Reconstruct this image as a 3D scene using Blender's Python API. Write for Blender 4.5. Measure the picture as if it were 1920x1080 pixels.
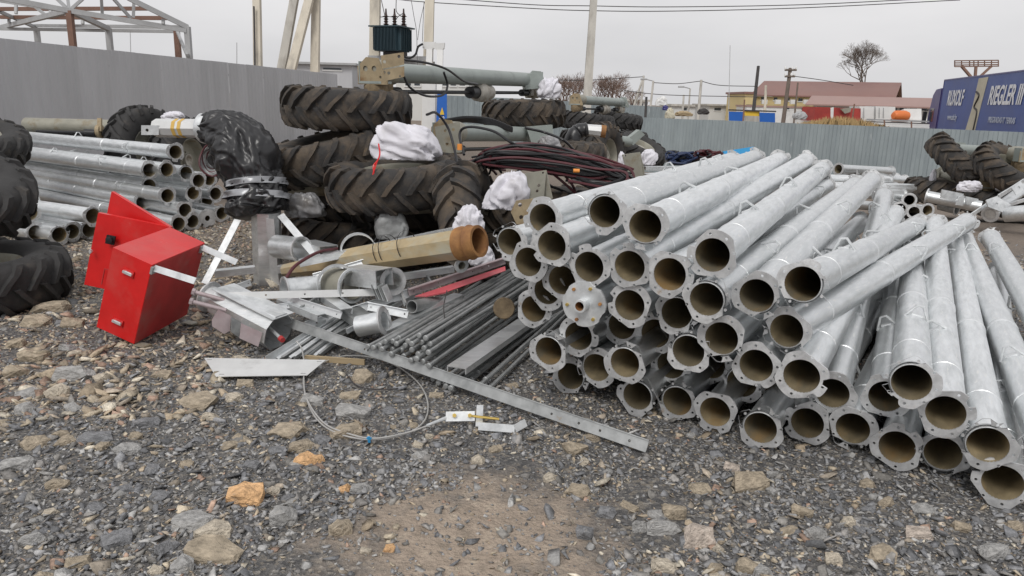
import bpy, bmesh, math, random
import numpy as np
from mathutils import Vector, Matrix, noise, Quaternion
random.seed(7); np.random.seed(7)
S = bpy.context.scene
for o in list(bpy.data.objects): bpy.data.objects.remove(o)
C = S.collection

# ------------------------------------------------------------------ camera
F = 1423.0; TH = math.radians(13.9); RL = 0.028; H = 1.65
CAM = Vector((0, 0, H))
_R0 = Vector((1, 0, 0)); _U0 = Vector((0, math.sin(TH), math.cos(TH))); FW = Vector((0, math.cos(TH), -math.sin(TH)))
RT = _R0*math.cos(RL) + _U0*math.sin(RL); UP = _U0*math.cos(RL) - _R0*math.sin(RL)
cd = bpy.data.cameras.new('camera'); cam = bpy.data.objects.new('camera', cd); C.objects.link(cam)
cd.sensor_width = 36; cd.lens = F/1920*36; cd.clip_start = 0.05; cd.clip_end = 3000
M = Matrix((RT, UP, -FW)).transposed().to_4x4(); M.translation = CAM; cam.matrix_world = M
S.camera = cam
S.render.resolution_x = 1024; S.render.resolution_y = 576

# ------------------------------------------------------------------ world, sun, exposure
W = bpy.data.worlds.new('World'); S.world = W; W.use_nodes = True
nt = W.node_tree; nt.nodes.clear()
N = nt.nodes.new
sky = N('ShaderNodeTexSky'); sky.sky_type = 'NISHITA'; sky.sun_disc = False
SUN_EL, SUN_AZ = math.radians(48), math.radians(200)
sky.sun_elevation = SUN_EL; sky.sun_rotation = SUN_AZ; sky.air_density = 1.0; sky.dust_density = 4.0
hs = N('ShaderNodeHueSaturation'); hs.inputs['Saturation'].default_value = 0.12
nt.links.new(sky.outputs[0], hs.inputs['Color'])
tc = N('ShaderNodeTexCoord'); mp = N('ShaderNodeMapping'); mp.inputs['Scale'].default_value = (1.2, 1.2, 4.0)
nt.links.new(tc.outputs['Generated'], mp.inputs[0])
nz = N('ShaderNodeTexNoise'); nz.inputs['Scale'].default_value = 1.6; nz.inputs['Detail'].default_value = 5; nz.inputs['Roughness'].default_value = .5
nt.links.new(mp.outputs[0], nz.inputs['Vector'])
cr = N('ShaderNodeValToRGB'); cr.color_ramp.elements[0].position = .3; cr.color_ramp.elements[1].position = .72
cr.color_ramp.elements[0].color = (6.5, 6.5, 6.65, 1); cr.color_ramp.elements[1].color = (8.5, 8.4, 8.5, 1)
nt.links.new(nz.outputs[0], cr.inputs[0])
mx = N('ShaderNodeMixRGB'); mx.inputs[0].default_value = .88
nt.links.new(hs.outputs[0], mx.inputs[1]); nt.links.new(cr.outputs[0], mx.inputs[2])
bg = N('ShaderNodeBackground'); bg.inputs[1].default_value = .105
nt.links.new(mx.outputs[0], bg.inputs[0])
wo = N('ShaderNodeOutputWorld'); nt.links.new(bg.outputs[0], wo.inputs[0])
sd = bpy.data.lights.new('sun', 'SUN'); sd.energy = 1.5; sd.angle = math.radians(22); sd.color = (1, .97, .93)
so = bpy.data.objects.new('sun', sd); C.objects.link(so)
sdir = Vector((math.sin(SUN_AZ)*math.cos(SUN_EL), math.cos(SUN_AZ)*math.cos(SUN_EL), math.sin(SUN_EL)))
so.rotation_euler = sdir.to_track_quat('Z', 'Y').to_euler(); so.location = (0, 0, 40)
S.view_settings.view_transform = 'Standard'; S.view_settings.look = 'None'
S.view_settings.exposure = 0.0; S.view_settings.gamma = 1; S.view_settings.use_curve_mapping = False

# ------------------------------------------------------------------ pixel helpers (photo pixels -> directions)
def ray(px, py): return RT*((px-960)/F) + UP*((540-py)/F) + FW
def P(px, py, D): return CAM + ray(px, py)*D
def G(px, py, z=0.0):
    d = ray(px, py); return CAM + d*((z-H)/d.z)
def far(pn, px, py, L):
    d = ray(px, py); o = CAM-pn
    a = d.dot(d); b = 2*o.dot(d); c = o.dot(o)-L*L; s = max(b*b-4*a*c, 0)
    return CAM + d*((-b+math.sqrt(s))/(2*a))
def sst(a, b, x):
    t = min(max((x-a)/(b-a), 0), 1); return t*t*(3-2*t)
def gz(x, y): return -0.84*sst(10.5, 21, y)*sst(-3.0, 4.0, x)
def Gt(px, py):                      # on the sloping ground
    z = 0.
    for _ in range(8):
        p = G(px, py, z); z = gz(p.x, p.y)
    return G(px, py, z)

# ------------------------------------------------------------------ materials
MATS = {}
def mat(name, base, rough=.6, metal=0., var=.15, scale=6., col2=None, mix=(.45, .65), bump=.0, bscale=40., stretch=(1, 1, 1),
        col3=None, mix3=(.6, .7), scale3=2.5, attr=None, trans=0., coat=0., bdist=.01, rand=.0):
    m = bpy.data.materials.new(name); m.use_nodes = True; MATS[name] = m
    t = m.node_tree; b = t.nodes['Principled BSDF']; L = t.links.new; n = t.nodes.new
    tc = n('ShaderNodeTexCoord'); oi = n('ShaderNodeObjectInfo')
    ad = n('ShaderNodeVectorMath'); ad.operation = 'MULTIPLY_ADD'
    cb = n('ShaderNodeCombineXYZ'); 
    for k in range(3): L(oi.outputs['Random'], cb.inputs[k])
    L(cb.outputs[0], ad.inputs[0]); ad.inputs[1].default_value = (37., 71., 53.); L(tc.outputs['Object'], ad.inputs[2])
    mp = n('ShaderNodeMapping'); mp.inputs['Scale'].default_value = stretch; L(ad.outputs[0], mp.inputs[0])
    n1 = n('ShaderNodeTexNoise'); n1.inputs['Scale'].default_value = scale; n1.inputs['Detail'].default_value = 6; n1.inputs['Roughness'].default_value = .62
    L(mp.outputs[0], n1.inputs['Vector'])
    if attr:
        at = n('ShaderNodeVertexColor'); at.layer_name = attr; csrc = at.outputs[0]
    else:
        rgb = n('ShaderNodeRGB'); rgb.outputs[0].default_value = (*base, 1); csrc = rgb.outputs[0]
    mr = n('ShaderNodeMapRange'); mr.inputs[1].default_value = .3; mr.inputs[2].default_value = .7
    mr.inputs[3].default_value = 1-var; mr.inputs[4].default_value = 1+var; L(n1.outputs[0], mr.inputs[0])
    mu = n('ShaderNodeVectorMath'); mu.operation = 'SCALE'; L(csrc, mu.inputs[0])
    ro = n('ShaderNodeMapRange'); ro.inputs[3].default_value = 1-rand; ro.inputs[4].default_value = 1+rand; L(oi.outputs['Random'], ro.inputs[0])
    mm_ = n('ShaderNodeMath'); mm_.operation = 'MULTIPLY'; L(mr.outputs[0], mm_.inputs[0]); L(ro.outputs[0], mm_.inputs[1]); L(mm_.outputs[0], mu.inputs['Scale'])
    src = mu.outputs[0]
    for (c, mm, sc, off) in ((col2, mix, scale*.55, 11.3), (col3, mix3, scale3, 29.7)):
        if c is None: continue
        n2 = n('ShaderNodeTexNoise'); n2.inputs['Scale'].default_value = sc; n2.inputs['Detail'].default_value = 8; n2.inputs['Roughness'].default_value = .65
        a2 = n('ShaderNodeVectorMath'); a2.inputs[1].default_value = (off, off*2, off*.5); L(mp.outputs[0], a2.inputs[0]); L(a2.outputs[0], n2.inputs['Vector'])
        r2 = n('ShaderNodeMapRange'); r2.inputs[1].default_value = mm[0]; r2.inputs[2].default_value = mm[1]; L(n2.outputs[0], r2.inputs[0])
        m2 = n('ShaderNodeMixRGB'); L(r2.outputs[0], m2.inputs[0]); L(src, m2.inputs[1]); m2.inputs[2].default_value = (*c, 1); src = m2.outputs[0]
    L(src, b.inputs['Base Color'])
    rr = n('ShaderNodeMapRange'); rr.inputs[3].default_value = max(rough-.1, .03); rr.inputs[4].default_value = min(rough+.12, 1); L(n1.outputs[0], rr.inputs[0])
    L(rr.outputs[0], b.inputs['Roughness']); b.inputs['Metallic'].default_value = metal
    if trans: b.inputs['Transmission Weight'].default_value = trans
    if coat: b.inputs['Coat Weight'].default_value = coat; b.inputs['Coat Roughness'].default_value = .25
    if bump:
        n3 = n('ShaderNodeTexNoise'); n3.inputs['Scale'].default_value = bscale; n3.inputs['Detail'].default_value = 5; L(mp.outputs[0], n3.inputs['Vector'])
        bp = n('ShaderNodeBump'); bp.inputs['Strength'].default_value = bump; bp.inputs['Distance'].default_value = bdist; L(n3.outputs[0], bp.inputs['Height']); L(bp.outputs[0], b.inputs['Normal'])
    return m
mat('galv', (.79, .81, .82), .36, .8, .11, 13, (.67, .695, .70), (.48, .68), .07, 80, (.6, 3, 3), (.90, .90, .88), (.56, .68), 24., rand=.09)
mat('galv_flange', (.64, .645, .65), .46, .5, .2, 18, (.46, .465, .47), (.48, .66), .1, 90, (1, 1, 1), (.40, .29, .18), (.64, .74), 8., rand=.13)
mat('galv_bright', (.72, .74, .75), .38, .55, .14, 12, (.48, .5, .51), (.5, .7), .05, 60)
mat('galv_dull', (.36, .37, .37), .5, .5, .2, 14, (.24, .25, .25), (.5, .7), .08, 60, (1, 1, 1), (.30, .23, .16), (.68, .76), 6)
mat('bore', (.27, .22, .135), .6, 0.1, .4, 9, (.20, .175, .125), (.45, .65), .1, 40, (.4, 1, 1), (.35, .23, .10), (.54, .70), 4, rand=.35)
mat('rubber', (.035, .034, .034), .78, 0, .3, 9, (.085, .072, .06), (.55, .78), .25, 70, (1, 1, 1), (.11, .085, .06), (.68, .78), 3.2)
mat('rubber_mud', (.036, .034, .033), .82, 0, .3, 7, (.12, .092, .066), (.43, .68), .4, 50, (1, 1, 1), (.15, .108, .068), (.62, .76), 5)
mat('khaki', (.31, .30, .25), .55, .15, .15, 7, (.24, .19, .12), (.55, .68), .06, 50, (1, 1, 1), (.22, .13, .06), (.68, .74), 5)
mat('khaki_rust', (.34, .27, .17), .65, .1, .2, 9, (.22, .13, .06), (.52, .68), .1, 50)
mat('grey_paint', (.31, .345, .325), .45, .2, .1, 5, (.24, .265, .25), (.55, .7), .03, 50)
mat('mud', (.20, .15, .09), .9, 0, .3, 12, (.11, .08, .05), (.45, .65), .6, 40)
mat('gearbox', (.38, .36, .32), .6, .1, .2, 12, (.22, .18, .13), (.5, .65), .2, 40)
mat('red', (.64, .013, .013), .36, 0, .12, 4, (.58, .07, .06), (.52, .72), .03, 60, coat=.25, col3=(.60, .16, .14), mix3=(.64, .76), scale3=11.)
mat('red_dull', (.42, .035, .035), .55, 0, .16, 7, (.36, .09, .08), (.5, .7), .03, 80)
mat('black_plastic', (.02, .02, .022), .36, 0, .1, 5, None, bump=.06, bscale=10, coat=.15)
mat('black_rubber', (.014, .014, .016), .42, 0, .2, 8)
mat('dark_red_hose', (.085, .018, .024), .45, 0, .2, 8)
mat('tape', (.33, .34, .36), .28, .1, .2, 8)
mat('clear_film', (.30, .30, .31), .3, 0, .35, 9, (.16, .15, .14), (.45, .65), .5, 18)
mat('sack', (.70, .69, .74), .8, 0, .06, 6, (.52, .50, .50), (.56, .75), .12, 120)
mat('white_steel', (.66, .665, .66), .42, .3, .1, 6, (.5, .5, .49), (.6, .7))
mat('yellow_tape', (.62, .40, .10), .6, 0, .1, 10)
mat('yellow_tube', (.43, .34, .20), .45, .1, .18, 5, (.42, .40, .31), (.45, .62), .05, 40, (.5, 2, 2), (.36, .19, .06), (.64, .74), 4)
mat('rust', (.34, .17, .06), .75, .1, .3, 10, (.22, .10, .04), (.45, .65), .2, 40)
mat('brass', (.55, .40, .12), .4, .7, .1, 10)
mat('concrete', (.60, .55, .46), .85, 0, .14, 3, (.36, .33, .285), (.5, .7), .2, 50, (1, 1, .25))
mat('concrete_grey', (.48, .46, .42), .85, 0, .14, 3, (.30, .28, .25), (.5, .7), .2, 50, (1, 1, .25))
mat('fence_grey', (.49, .495, .515), .5, .0, .05, 1.2, (.43, .435, .45), (.45, .65), 0, 40, (1, 1, .3), (.40, .385, .36), (.66, .78), 3., rand=.035)
mat('fence_blue', (.30, .345, .36), .45, .1, .1, 2.5, (.25, .29, .31), (.45, .65), .02, 30, (1, 1, .3), (.45, .48, .49), (.64, .70), 5, rand=.06)
mat('frame_grey', (.40, .405, .41), .55, .2, .1, 3)
mat('frame_brown', (.20, .115, .085), .7, .1, .15, 3)
mat('teal', (.028, .055, .070), .45, .1, .1, 3)
mat('porcelain', (.045, .022, .018), .2, 0, .1, 3)
mat('white_paint', (.72, .72, .71), .55, 0, .06, 2, (.6, .6, .59), (.55, .75))
mat('blue_sign', (.02, .13, .50), .45, 0, .05, 3)
mat('sign_white', (.8, .8, .8), .5, 0, .03, 3)
mat('sign_yellow', (.75, .50, .05), .5, 0, .03, 3)
mat('cream_wall', (.62, .50, .26), .8, 0, .06, .5)
mat('pale_wall', (.62, .62, .60), .8, 0, .06, .4)
mat('roof_brown', (.25, .135, .115), .6, .1, .07, .4, (.22, .115, .10), (.5, .7))
mat('roof_pink', (.36, .235, .21), .65, .1, .07, .4)
mat('window_dark', (.05, .06, .07), .15, 0, .1, 1)
mat('steel_dark', (.06, .055, .055), .6, .3, .2, 3)
mat('container_red', (.36, .045, .035), .6, 0, .15, 1.5, (.25, .03, .03), (.5, .65))
mat('orange_tank', (.70, .19, .05), .5, 0, .08, 2)
mat('tarp_blue', (.06, .10, .30), .5, 0, .12, .8, (.085, .13, .33), (.5, .65), .3, 1.5)
mat('tarp_cream', (.55, .51, .40), .7, 0, .1, 2)
mat('cab_blue', (.06, .055, .20), .35, .1, .08, 2)
mat('glass', (.06, .07, .08), .08, 0, .05, 1)
mat('lettering', (.78, .79, .82), .6, 0, .04, 2)
mat('lettering_dim', (.42, .46, .56), .6, 0, .1, 2)
mat('bark', (.15, .12, .10), .9, 0, .2, 6)
mat('twig', (.22, .15, .12), .9, 0, .25, 2)
mat('dry_grass', (.44, .31, .15), .9, 0, .25, 2)
mat('sky_blue_sheet', (.04, .33, .66), .4, 0, .06, 4)
mat('blue_hose', (.02, .035, .09), .5, 0, .2, 8)
mat('stone', (.2, .2, .2), .88, 0, .42, 2.6, (.42, .385, .33), (.60, .80), .6, 5, col3=(.17, .15, .12), mix3=(.68, .82), scale3=3., attr='Col', bdist=.04)
mat('gravel', (.2, .2, .2), .88, 0, .35, 60, None, bump=.5, bscale=110, attr='Col')
mat('wood', (.40, .31, .19), .8, 0, .15, 6, bump=.1, bscale=30, stretch=(.2, 2, 2))
mat('orange_plug', (.75, .28, .05), .5, 0, .05, 5)
mat('galv_pink_reflect', (.45, .375, .385), .5, .3, .15, 10, (.40, .29, .30), (.5, .7), .05, 60)  # steel tinted pink: reflected red put into the base colour, with primer
mat('pink_red', (.56, .10, .12), .45, 0, .15, 8, (.60, .22, .23), (.5, .7))
mat('wire_steel', (.55, .54, .52), .4, .5, .1, 10)

# ------------------------------------------------------------------ mesh builder
ORG = {}                                          # world origin of each object that holds world-space meshes
def V3(p): return Vector((p[0], p[1], p[2]))
def frame(d, up=Vector((0, 0, 1))):
    d = d.normalized(); u = up - d*up.dot(d)
    if u.length < 1e-4: u = Vector((0, 1, 0)) - d*d.y
    u.normalize(); return d, u, d.cross(u)
class MB:
    def __init__(s): s.v = []; s.f = []; s.m = []
    def add(s, vs, fs, mi=0):
        o = len(s.v); s.v += [tuple(p) for p in vs]; s.f += [tuple(i+o for i in f) for f in fs]; s.m += [mi]*len(fs); return s
    def boxv(s, o, a, b, c, mi=0):               # corner + three edge vectors
        o, a, b, c = map(Vector, (o, a, b, c))
        if a.cross(b).dot(c) < 0: a, b = b, a
        vs = [o, o+a, o+a+b, o+b, o+c, o+a+c, o+a+b+c, o+b+c]
        return s.add(vs, [(3, 2, 1, 0), (4, 5, 6, 7), (0, 1, 5, 4), (1, 2, 6, 5), (2, 3, 7, 6), (3, 0, 4, 7)], mi)
    def box(s, c, hx, hy, hz, mi=0):             # centre + half vectors
        c, hx, hy, hz = map(Vector, (c, hx, hy, hz)); return s.boxv(c-hx-hy-hz, hx*2, hy*2, hz*2, mi)
    def bar(s, A, B, w, t, up=Vector((0, 0, 1)), mi=0):
        d, u, n = frame(B-A, up); return s.box((A+B)/2, (B-A)/2, u*w/2, n*t/2, mi)
    def tube(s, pts, r, seg=10, cap=True, mi=0, up=Vector((0, 0, 1))):
        pts = [Vector(p) for p in pts]; n = len(pts); rs = r if isinstance(r, (list, tuple)) else [r]*n
        vs = []; u = None
        for i, p in enumerate(pts):
            d = (pts[min(i+1, n-1)]-pts[max(i-1, 0)]).normalized()
            if u is None: u = frame(d, up)[1]
            else:
                u = u - d*u.dot(d); u.normalize()
            w = d.cross(u)
            for k in range(seg):
                a = 2*math.pi*k/seg; vs.append(p + (u*math.cos(a)+w*math.sin(a))*rs[i])
        fs = [(i*seg+k, i*seg+(k+1) % seg, (i+1)*seg+(k+1) % seg, (i+1)*seg+k) for i in range(n-1) for k in range(seg)]
        if cap: fs += [tuple(range(seg-1, -1, -1)), tuple((n-1)*seg+k for k in range(seg))]
        return s.add(vs, fs, mi)
    def lathe(s, prof, A, axis, seg=32, mi=0, closed=False, up=Vector((0, 0, 1))):   # prof: (along, radius)
        d, u, w = frame(Vector(axis), up); A = Vector(A); vs = []; n = len(prof)
        for (x, r) in prof:
            for k in range(seg):
                a = 2*math.pi*k/seg; vs.append(A + d*x + (u*math.cos(a)+w*math.sin(a))*r)
        rng = n if closed else n-1
        fs = [(i*seg+k, i*seg+(k+1) % seg, ((i+1) % n)*seg+(k+1) % seg, ((i+1) % n)*seg+k) for i in range(rng) for k in range(seg)]
        return s.add(vs, fs, mi)
    def plate(s, outline, holes, t, mtx, mi=0):
        vs, fs = plate_geo(outline, holes, t); return s.add([mtx @ v for v in vs], fs, mi)
    def quad(s, pts, t, mi=0):                   # a sheet through four (or more) world points with thickness t
        pts = [Vector(p) for p in pts]; n = (pts[1]-pts[0]).cross(pts[2]-pts[1]).normalized()*t; k = len(pts)
        vs = pts+[p-n for p in pts]
        return s.add(vs, [tuple(range(k)), tuple(range(2*k-1, k-1, -1))]+[(i, i+k, (i+1) % k+k, (i+1) % k) for i in range(k)], mi)
    def build(s, name, mats, parent=None, origin=None, angle=38, label=None, cat=None, group=None, kind=None, recalc=False):
        if isinstance(mats, str): mats = [mats]
        if origin is None: origin = ORG.get(parent.name, Vector()) if parent else Vector()
        me = bpy.data.meshes.new(name)
        vs = np.array(s.v, dtype=np.float64) - np.array(origin)
        me.from_pydata(vs.tolist(), [], s.f)
        for m in mats: me.materials.append(MATS[m])
        me.polygons.foreach_set('material_index', s.m); me.polygons.foreach_set('use_smooth', [True]*len(s.f))
        if recalc:
            bm = bmesh.new(); bm.from_mesh(me); bmesh.ops.recalc_face_normals(bm, faces=bm.faces); bm.to_mesh(me); bm.free()
        me.update()
        if angle is not None: me.set_sharp_from_angle(angle=math.radians(angle))
        o = bpy.data.objects.new(name, me); C.objects.link(o)
        if parent: o.parent = parent
        else: o.location = origin
        ORG[o.name] = Vector(origin)
        return tag(o, label, cat, group, kind)
def tag(o, label=None, cat=None, group=None, kind=None):
    for k, v in (('label', label), ('category', cat), ('group', group), ('kind', kind)):
        if v: o[k] = v
    return o
def thing(name, label, cat, loc=(0, 0, 0), group=None):
    o = bpy.data.objects.new(name, None); C.objects.link(o); o.location = loc; o.empty_display_size = .1
    ORG[o.name] = Vector(loc); return tag(o, label, cat, group)
def copy_tree(o, parent=None):
    c = o.copy(); C.objects.link(c); c.parent = parent; ORG[c.name] = Vector()
    for ch in list(o.children): copy_tree(ch, c)
    return c
_pc = {}
def plate_geo(outline, holes, t):
    cu = bpy.data.curves.new('tmp', 'CURVE'); cu.dimensions = '2D'; cu.fill_mode = 'BOTH'; cu.extrude = t/2
    for poly in [outline]+list(holes):
        sp = cu.splines.new('POLY'); sp.points.add(len(poly)-1); sp.use_cyclic_u = True
        for i, p in enumerate(poly): sp.points[i].co = (p[0], p[1], 0, 1)
    ob = bpy.data.objects.new('tmp', cu); me = bpy.data.meshes.new_from_object(ob)
    bm = bmesh.new(); bm.from_mesh(me); bmesh.ops.remove_doubles(bm, verts=bm.verts, dist=1e-5); bmesh.ops.recalc_face_normals(bm, faces=bm.faces)
    bm.verts.index_update()
    vs = [v.co.copy() for v in bm.verts]; fs = [tuple(v.index for v in f.verts) for f in bm.faces]; bm.free()
    bpy.data.objects.remove(ob); bpy.data.curves.remove(cu); bpy.data.meshes.remove(me); return vs, fs
def circ(x, y, r, n=10): return [(x+r*math.cos(2*math.pi*k/n), y+r*math.sin(2*math.pi*k/n)) for k in range(n)]
def mtx(o, x, y):                                 # matrix with local x along x, local y near y
    x = Vector(x).normalized(); y = Vector(y); y = (y-x*x.dot(y)).normalized(); z = x.cross(y)
    m = Matrix((x, y, z)).transposed().to_4x4(); m.translation = o; return m
def smooth_path(pts, n=8):                        # Catmull-Rom
    pts = [Vector(p) for p in pts]; q = [pts[0]*2-pts[1]]+pts+[pts[-1]*2-pts[-2]]; out = []
    for i in range(1, len(q)-2):
        a, b, c, d = q[i-1:i+3]
        for k in range(n):
            t = k/n; out.append(.5*((2*b)+(c-a)*t+(2*a-5*b+4*c-d)*t*t+(3*b-a-3*c+d)*t**3))
    return out+[pts[-1]]
TOCAM = lambda p: (CAM-p).normalized()
# ------------------------------------------------------------------ ground
def axis_vals(lo, hi, step, far_lo, far_hi):
    a = list(np.arange(lo, hi+1e-6, step)); s = step
    while a[-1] < far_hi: s *= 1.35; a.append(a[-1]+s)
    s = step
    while a[0] > far_lo: s *= 1.35; a.insert(0, a[0]-s)
    return np.array(a)
gx = axis_vals(-5.5, 5.5, .07, -900, 900); gy = axis_vals(1.0, 9.5, .07, -30, 1500)
def gnoise(x, y):
    return .020*noise.noise(Vector((x*1.1, y*1.1, 3.))) + .012*noise.noise(Vector((x*4.2, y*4.2, 8.)))
gm = MB()
for yy in gy:
    for xx in gx:
        near = abs(xx) < 9 and yy < 14
        gm.v.append((xx, yy, gz(xx, yy) + (gnoise(xx, yy) if near else 0)))
nx = len(gx)
gm.f = [(j*nx+i, j*nx+i+1, (j+1)*nx+i+1, (j+1)*nx+i) for j in range(len(gy)-1) for i in range(nx-1)]; gm.m = [0]*len(gm.f)
m = bpy.data.materials.new('ground_gravel'); m.use_nodes = True; MATS['ground_gravel'] = m
t = m.node_tree; b = t.nodes['Principled BSDF']; L = t.links.new; n = t.nodes.new
tcn = n('ShaderNodeTexCoord'); OBJ = tcn.outputs['Object']
vor = n('ShaderNodeTexVoronoi'); vor.inputs['Scale'].default_value = 55; L(OBJ, vor.inputs['Vector'])
sep = n('ShaderNodeSeparateColor'); L(vor.outputs['Color'], sep.inputs[0])
rp = n('ShaderNodeValToRGB'); e = rp.color_ramp.elements; e[0].color = (.08, .079, .08, 1); e[1].color = (.32, .30, .275, 1)
for pos, c in ((.35, (.125, .122, .12, 1)), (.7, (.18, .172, .165, 1)), (.9, (.24, .212, .175, 1))): el = e.new(pos); el.color = c
L(sep.outputs[0], rp.inputs[0])
n1 = n('ShaderNodeTexNoise'); n1.inputs['Scale'].default_value = 180; n1.inputs['Detail'].default_value = 6; L(OBJ, n1.inputs['Vector'])
fine = n('ShaderNodeMapRange'); fine.inputs[1].default_value = .3; fine.inputs[2].default_value = .7; fine.inputs[3].default_value = .6; fine.inputs[4].default_value = 1.35; L(n1.outputs[0], fine.inputs[0])
sc = n('ShaderNodeVectorMath'); sc.operation = 'SCALE'; L(rp.outputs[0], sc.inputs[0]); L(fine.outputs[0], sc.inputs['Scale'])
# bare earth worn through the gravel
def blob(cx, cy, rad):
    d = n('ShaderNodeVectorMath'); d.operation = 'DISTANCE'
    nn = n('ShaderNodeTexNoise'); nn.inputs['Scale'].default_value = 3.2; nn.inputs['Detail'].default_value = 7; nn.inputs['Roughness'].default_value = .7; L(OBJ, nn.inputs['Vector'])
    L(OBJ, d.inputs[0]); d.inputs[1].default_value = (cx, cy, 0)
    a = n('ShaderNodeMath'); a.operation = 'MULTIPLY_ADD'; L(nn.outputs[0], a.inputs[0]); a.inputs[1].default_value = 1.1; L(d.outputs['Value'], a.inputs[2])
    r = n('ShaderNodeMapRange'); r.inputs[1].default_value = rad+.55-.10; r.inputs[2].default_value = rad+.55+.22; r.inputs[3].default_value = 1; r.inputs[4].default_value = 0; L(a.outputs[0], r.inputs[0]); return r.outputs[0]
EARTH = G(890, 1010)
earth = n('ShaderNodeTexNoise'); earth.inputs['Scale'].default_value = 11; earth.inputs['Detail'].default_value = 9; earth.inputs['Roughness'].default_value = .75; L(OBJ, earth.inputs['Vector'])
er = n('ShaderNodeValToRGB'); e = er.color_ramp.elements; e[0].position = .3; e[0].color = (.26, .215, .17, 1); e[1].position = .7; e[1].color = (.52, .44, .345, 1); el = e.new(.52); el.color = (.42, .34, .27, 1)
L(earth.outputs[0], er.inputs[0])
mxe = n('ShaderNodeMixRGB'); L(blob(EARTH.x, EARTH.y, .42), mxe.inputs[0]); L(sc.outputs[0], mxe.inputs[1]); L(er.outputs[0], mxe.inputs[2])
# browner dirt towards the back of the yard
sx = n('ShaderNodeSeparateXYZ'); L(OBJ, sx.inputs[0])
fb = n('ShaderNodeTexNoise'); fb.inputs['Scale'].default_value = .9; fb.inputs['Detail'].default_value = 6; L(OBJ, fb.inputs['Vector'])
fa = n('ShaderNodeMath'); fa.operation = 'MULTIPLY_ADD'; L(fb.outputs[0], fa.inputs[0]); fa.inputs[1].default_value = 4.; L(sx.outputs[1], fa.inputs[2])
fr = n('ShaderNodeMapRange'); fr.inputs[1].default_value = 8.5; fr.inputs[2].default_value = 12; fr.inputs[3].default_value = 0; fr.inputs[4].default_value = .75; L(fa.outputs[0], fr.inputs[0])
mxb = n('ShaderNodeMixRGB'); L(fr.outputs[0], mxb.inputs[0]); L(mxe.outputs[0], mxb.inputs[1]); mxb.inputs[2].default_value = (.24, .19, .15, 1)
L(mxb.outputs[0], b.inputs['Base Color']); b.inputs['Roughness'].default_value = .92
bp = n('ShaderNodeBump'); bp.inputs['Strength'].default_value = .9; bp.inputs['Distance'].default_value = .012
ab = n('ShaderNodeMath'); L(vor.outputs['Distance'], ab.inputs[0]); L(n1.outputs[0], ab.inputs[1]); L(ab.outputs[0], bp.inputs['Height']); L(bp.outputs[0], b.inputs['Normal'])
ground = gm.build('ground', 'ground_gravel', angle=None, kind='structure', label='dark slate gravel yard with a worn patch of brown earth')
def gh(x, y): return gz(x, y)+gnoise(x, y)

# ---- stones: a few rough convex shapes, shared
def rock_geo(seed, flat, npts):
    rnd = random.Random(seed); bm = bmesh.new()
    for _ in range(npts):
        v = Vector((rnd.gauss(0, 1), rnd.gauss(0, 1), rnd.gauss(0, 1))).normalized()
        k = rnd.uniform(.85, 1.1); v = Vector((max(-.8, min(.8, v.x)), max(-.75, min(.75, v.y)), max(-.7, min(.7, v.z))))*k
        v.z *= flat; bm.verts.new(v)
    r = bmesh.ops.convex_hull(bm, input=bm.verts)
    bmesh.ops.delete(bm, geom=list({x for x in r['geom_interior']+r['geom_unused'] if isinstance(x, bmesh.types.BMVert)}), context='VERTS')
    bmesh.ops.triangulate(bm, faces=bm.faces); bmesh.ops.recalc_face_normals(bm, faces=bm.faces); bm.verts.index_update()
    vs = np.array([v.co[:] for v in bm.verts]); fs = np.array([[v.index for v in f.verts] for f in bm.faces]); bm.free(); return vs, fs
SLATE = [(.19, .193, .203), (.23, .232, .24), (.29, .288, .288), (.15, .152, .158), (.36, .355, .345), (.26, .248, .235), (.22, .21, .195)]
TANS = [(.38, .31, .225), (.33, .275, .205), (.46, .395, .30), (.30, .26, .21), (.38, .325, .26), (.54, .49, .40), (.36, .25, .19)]
def scol(r, tan): 
    c = r.choice(TANS) if r.random() < tan else r.choice(SLATE); k = r.uniform(.75, 1.45); return [min(1, q*k) for q in c]
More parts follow.
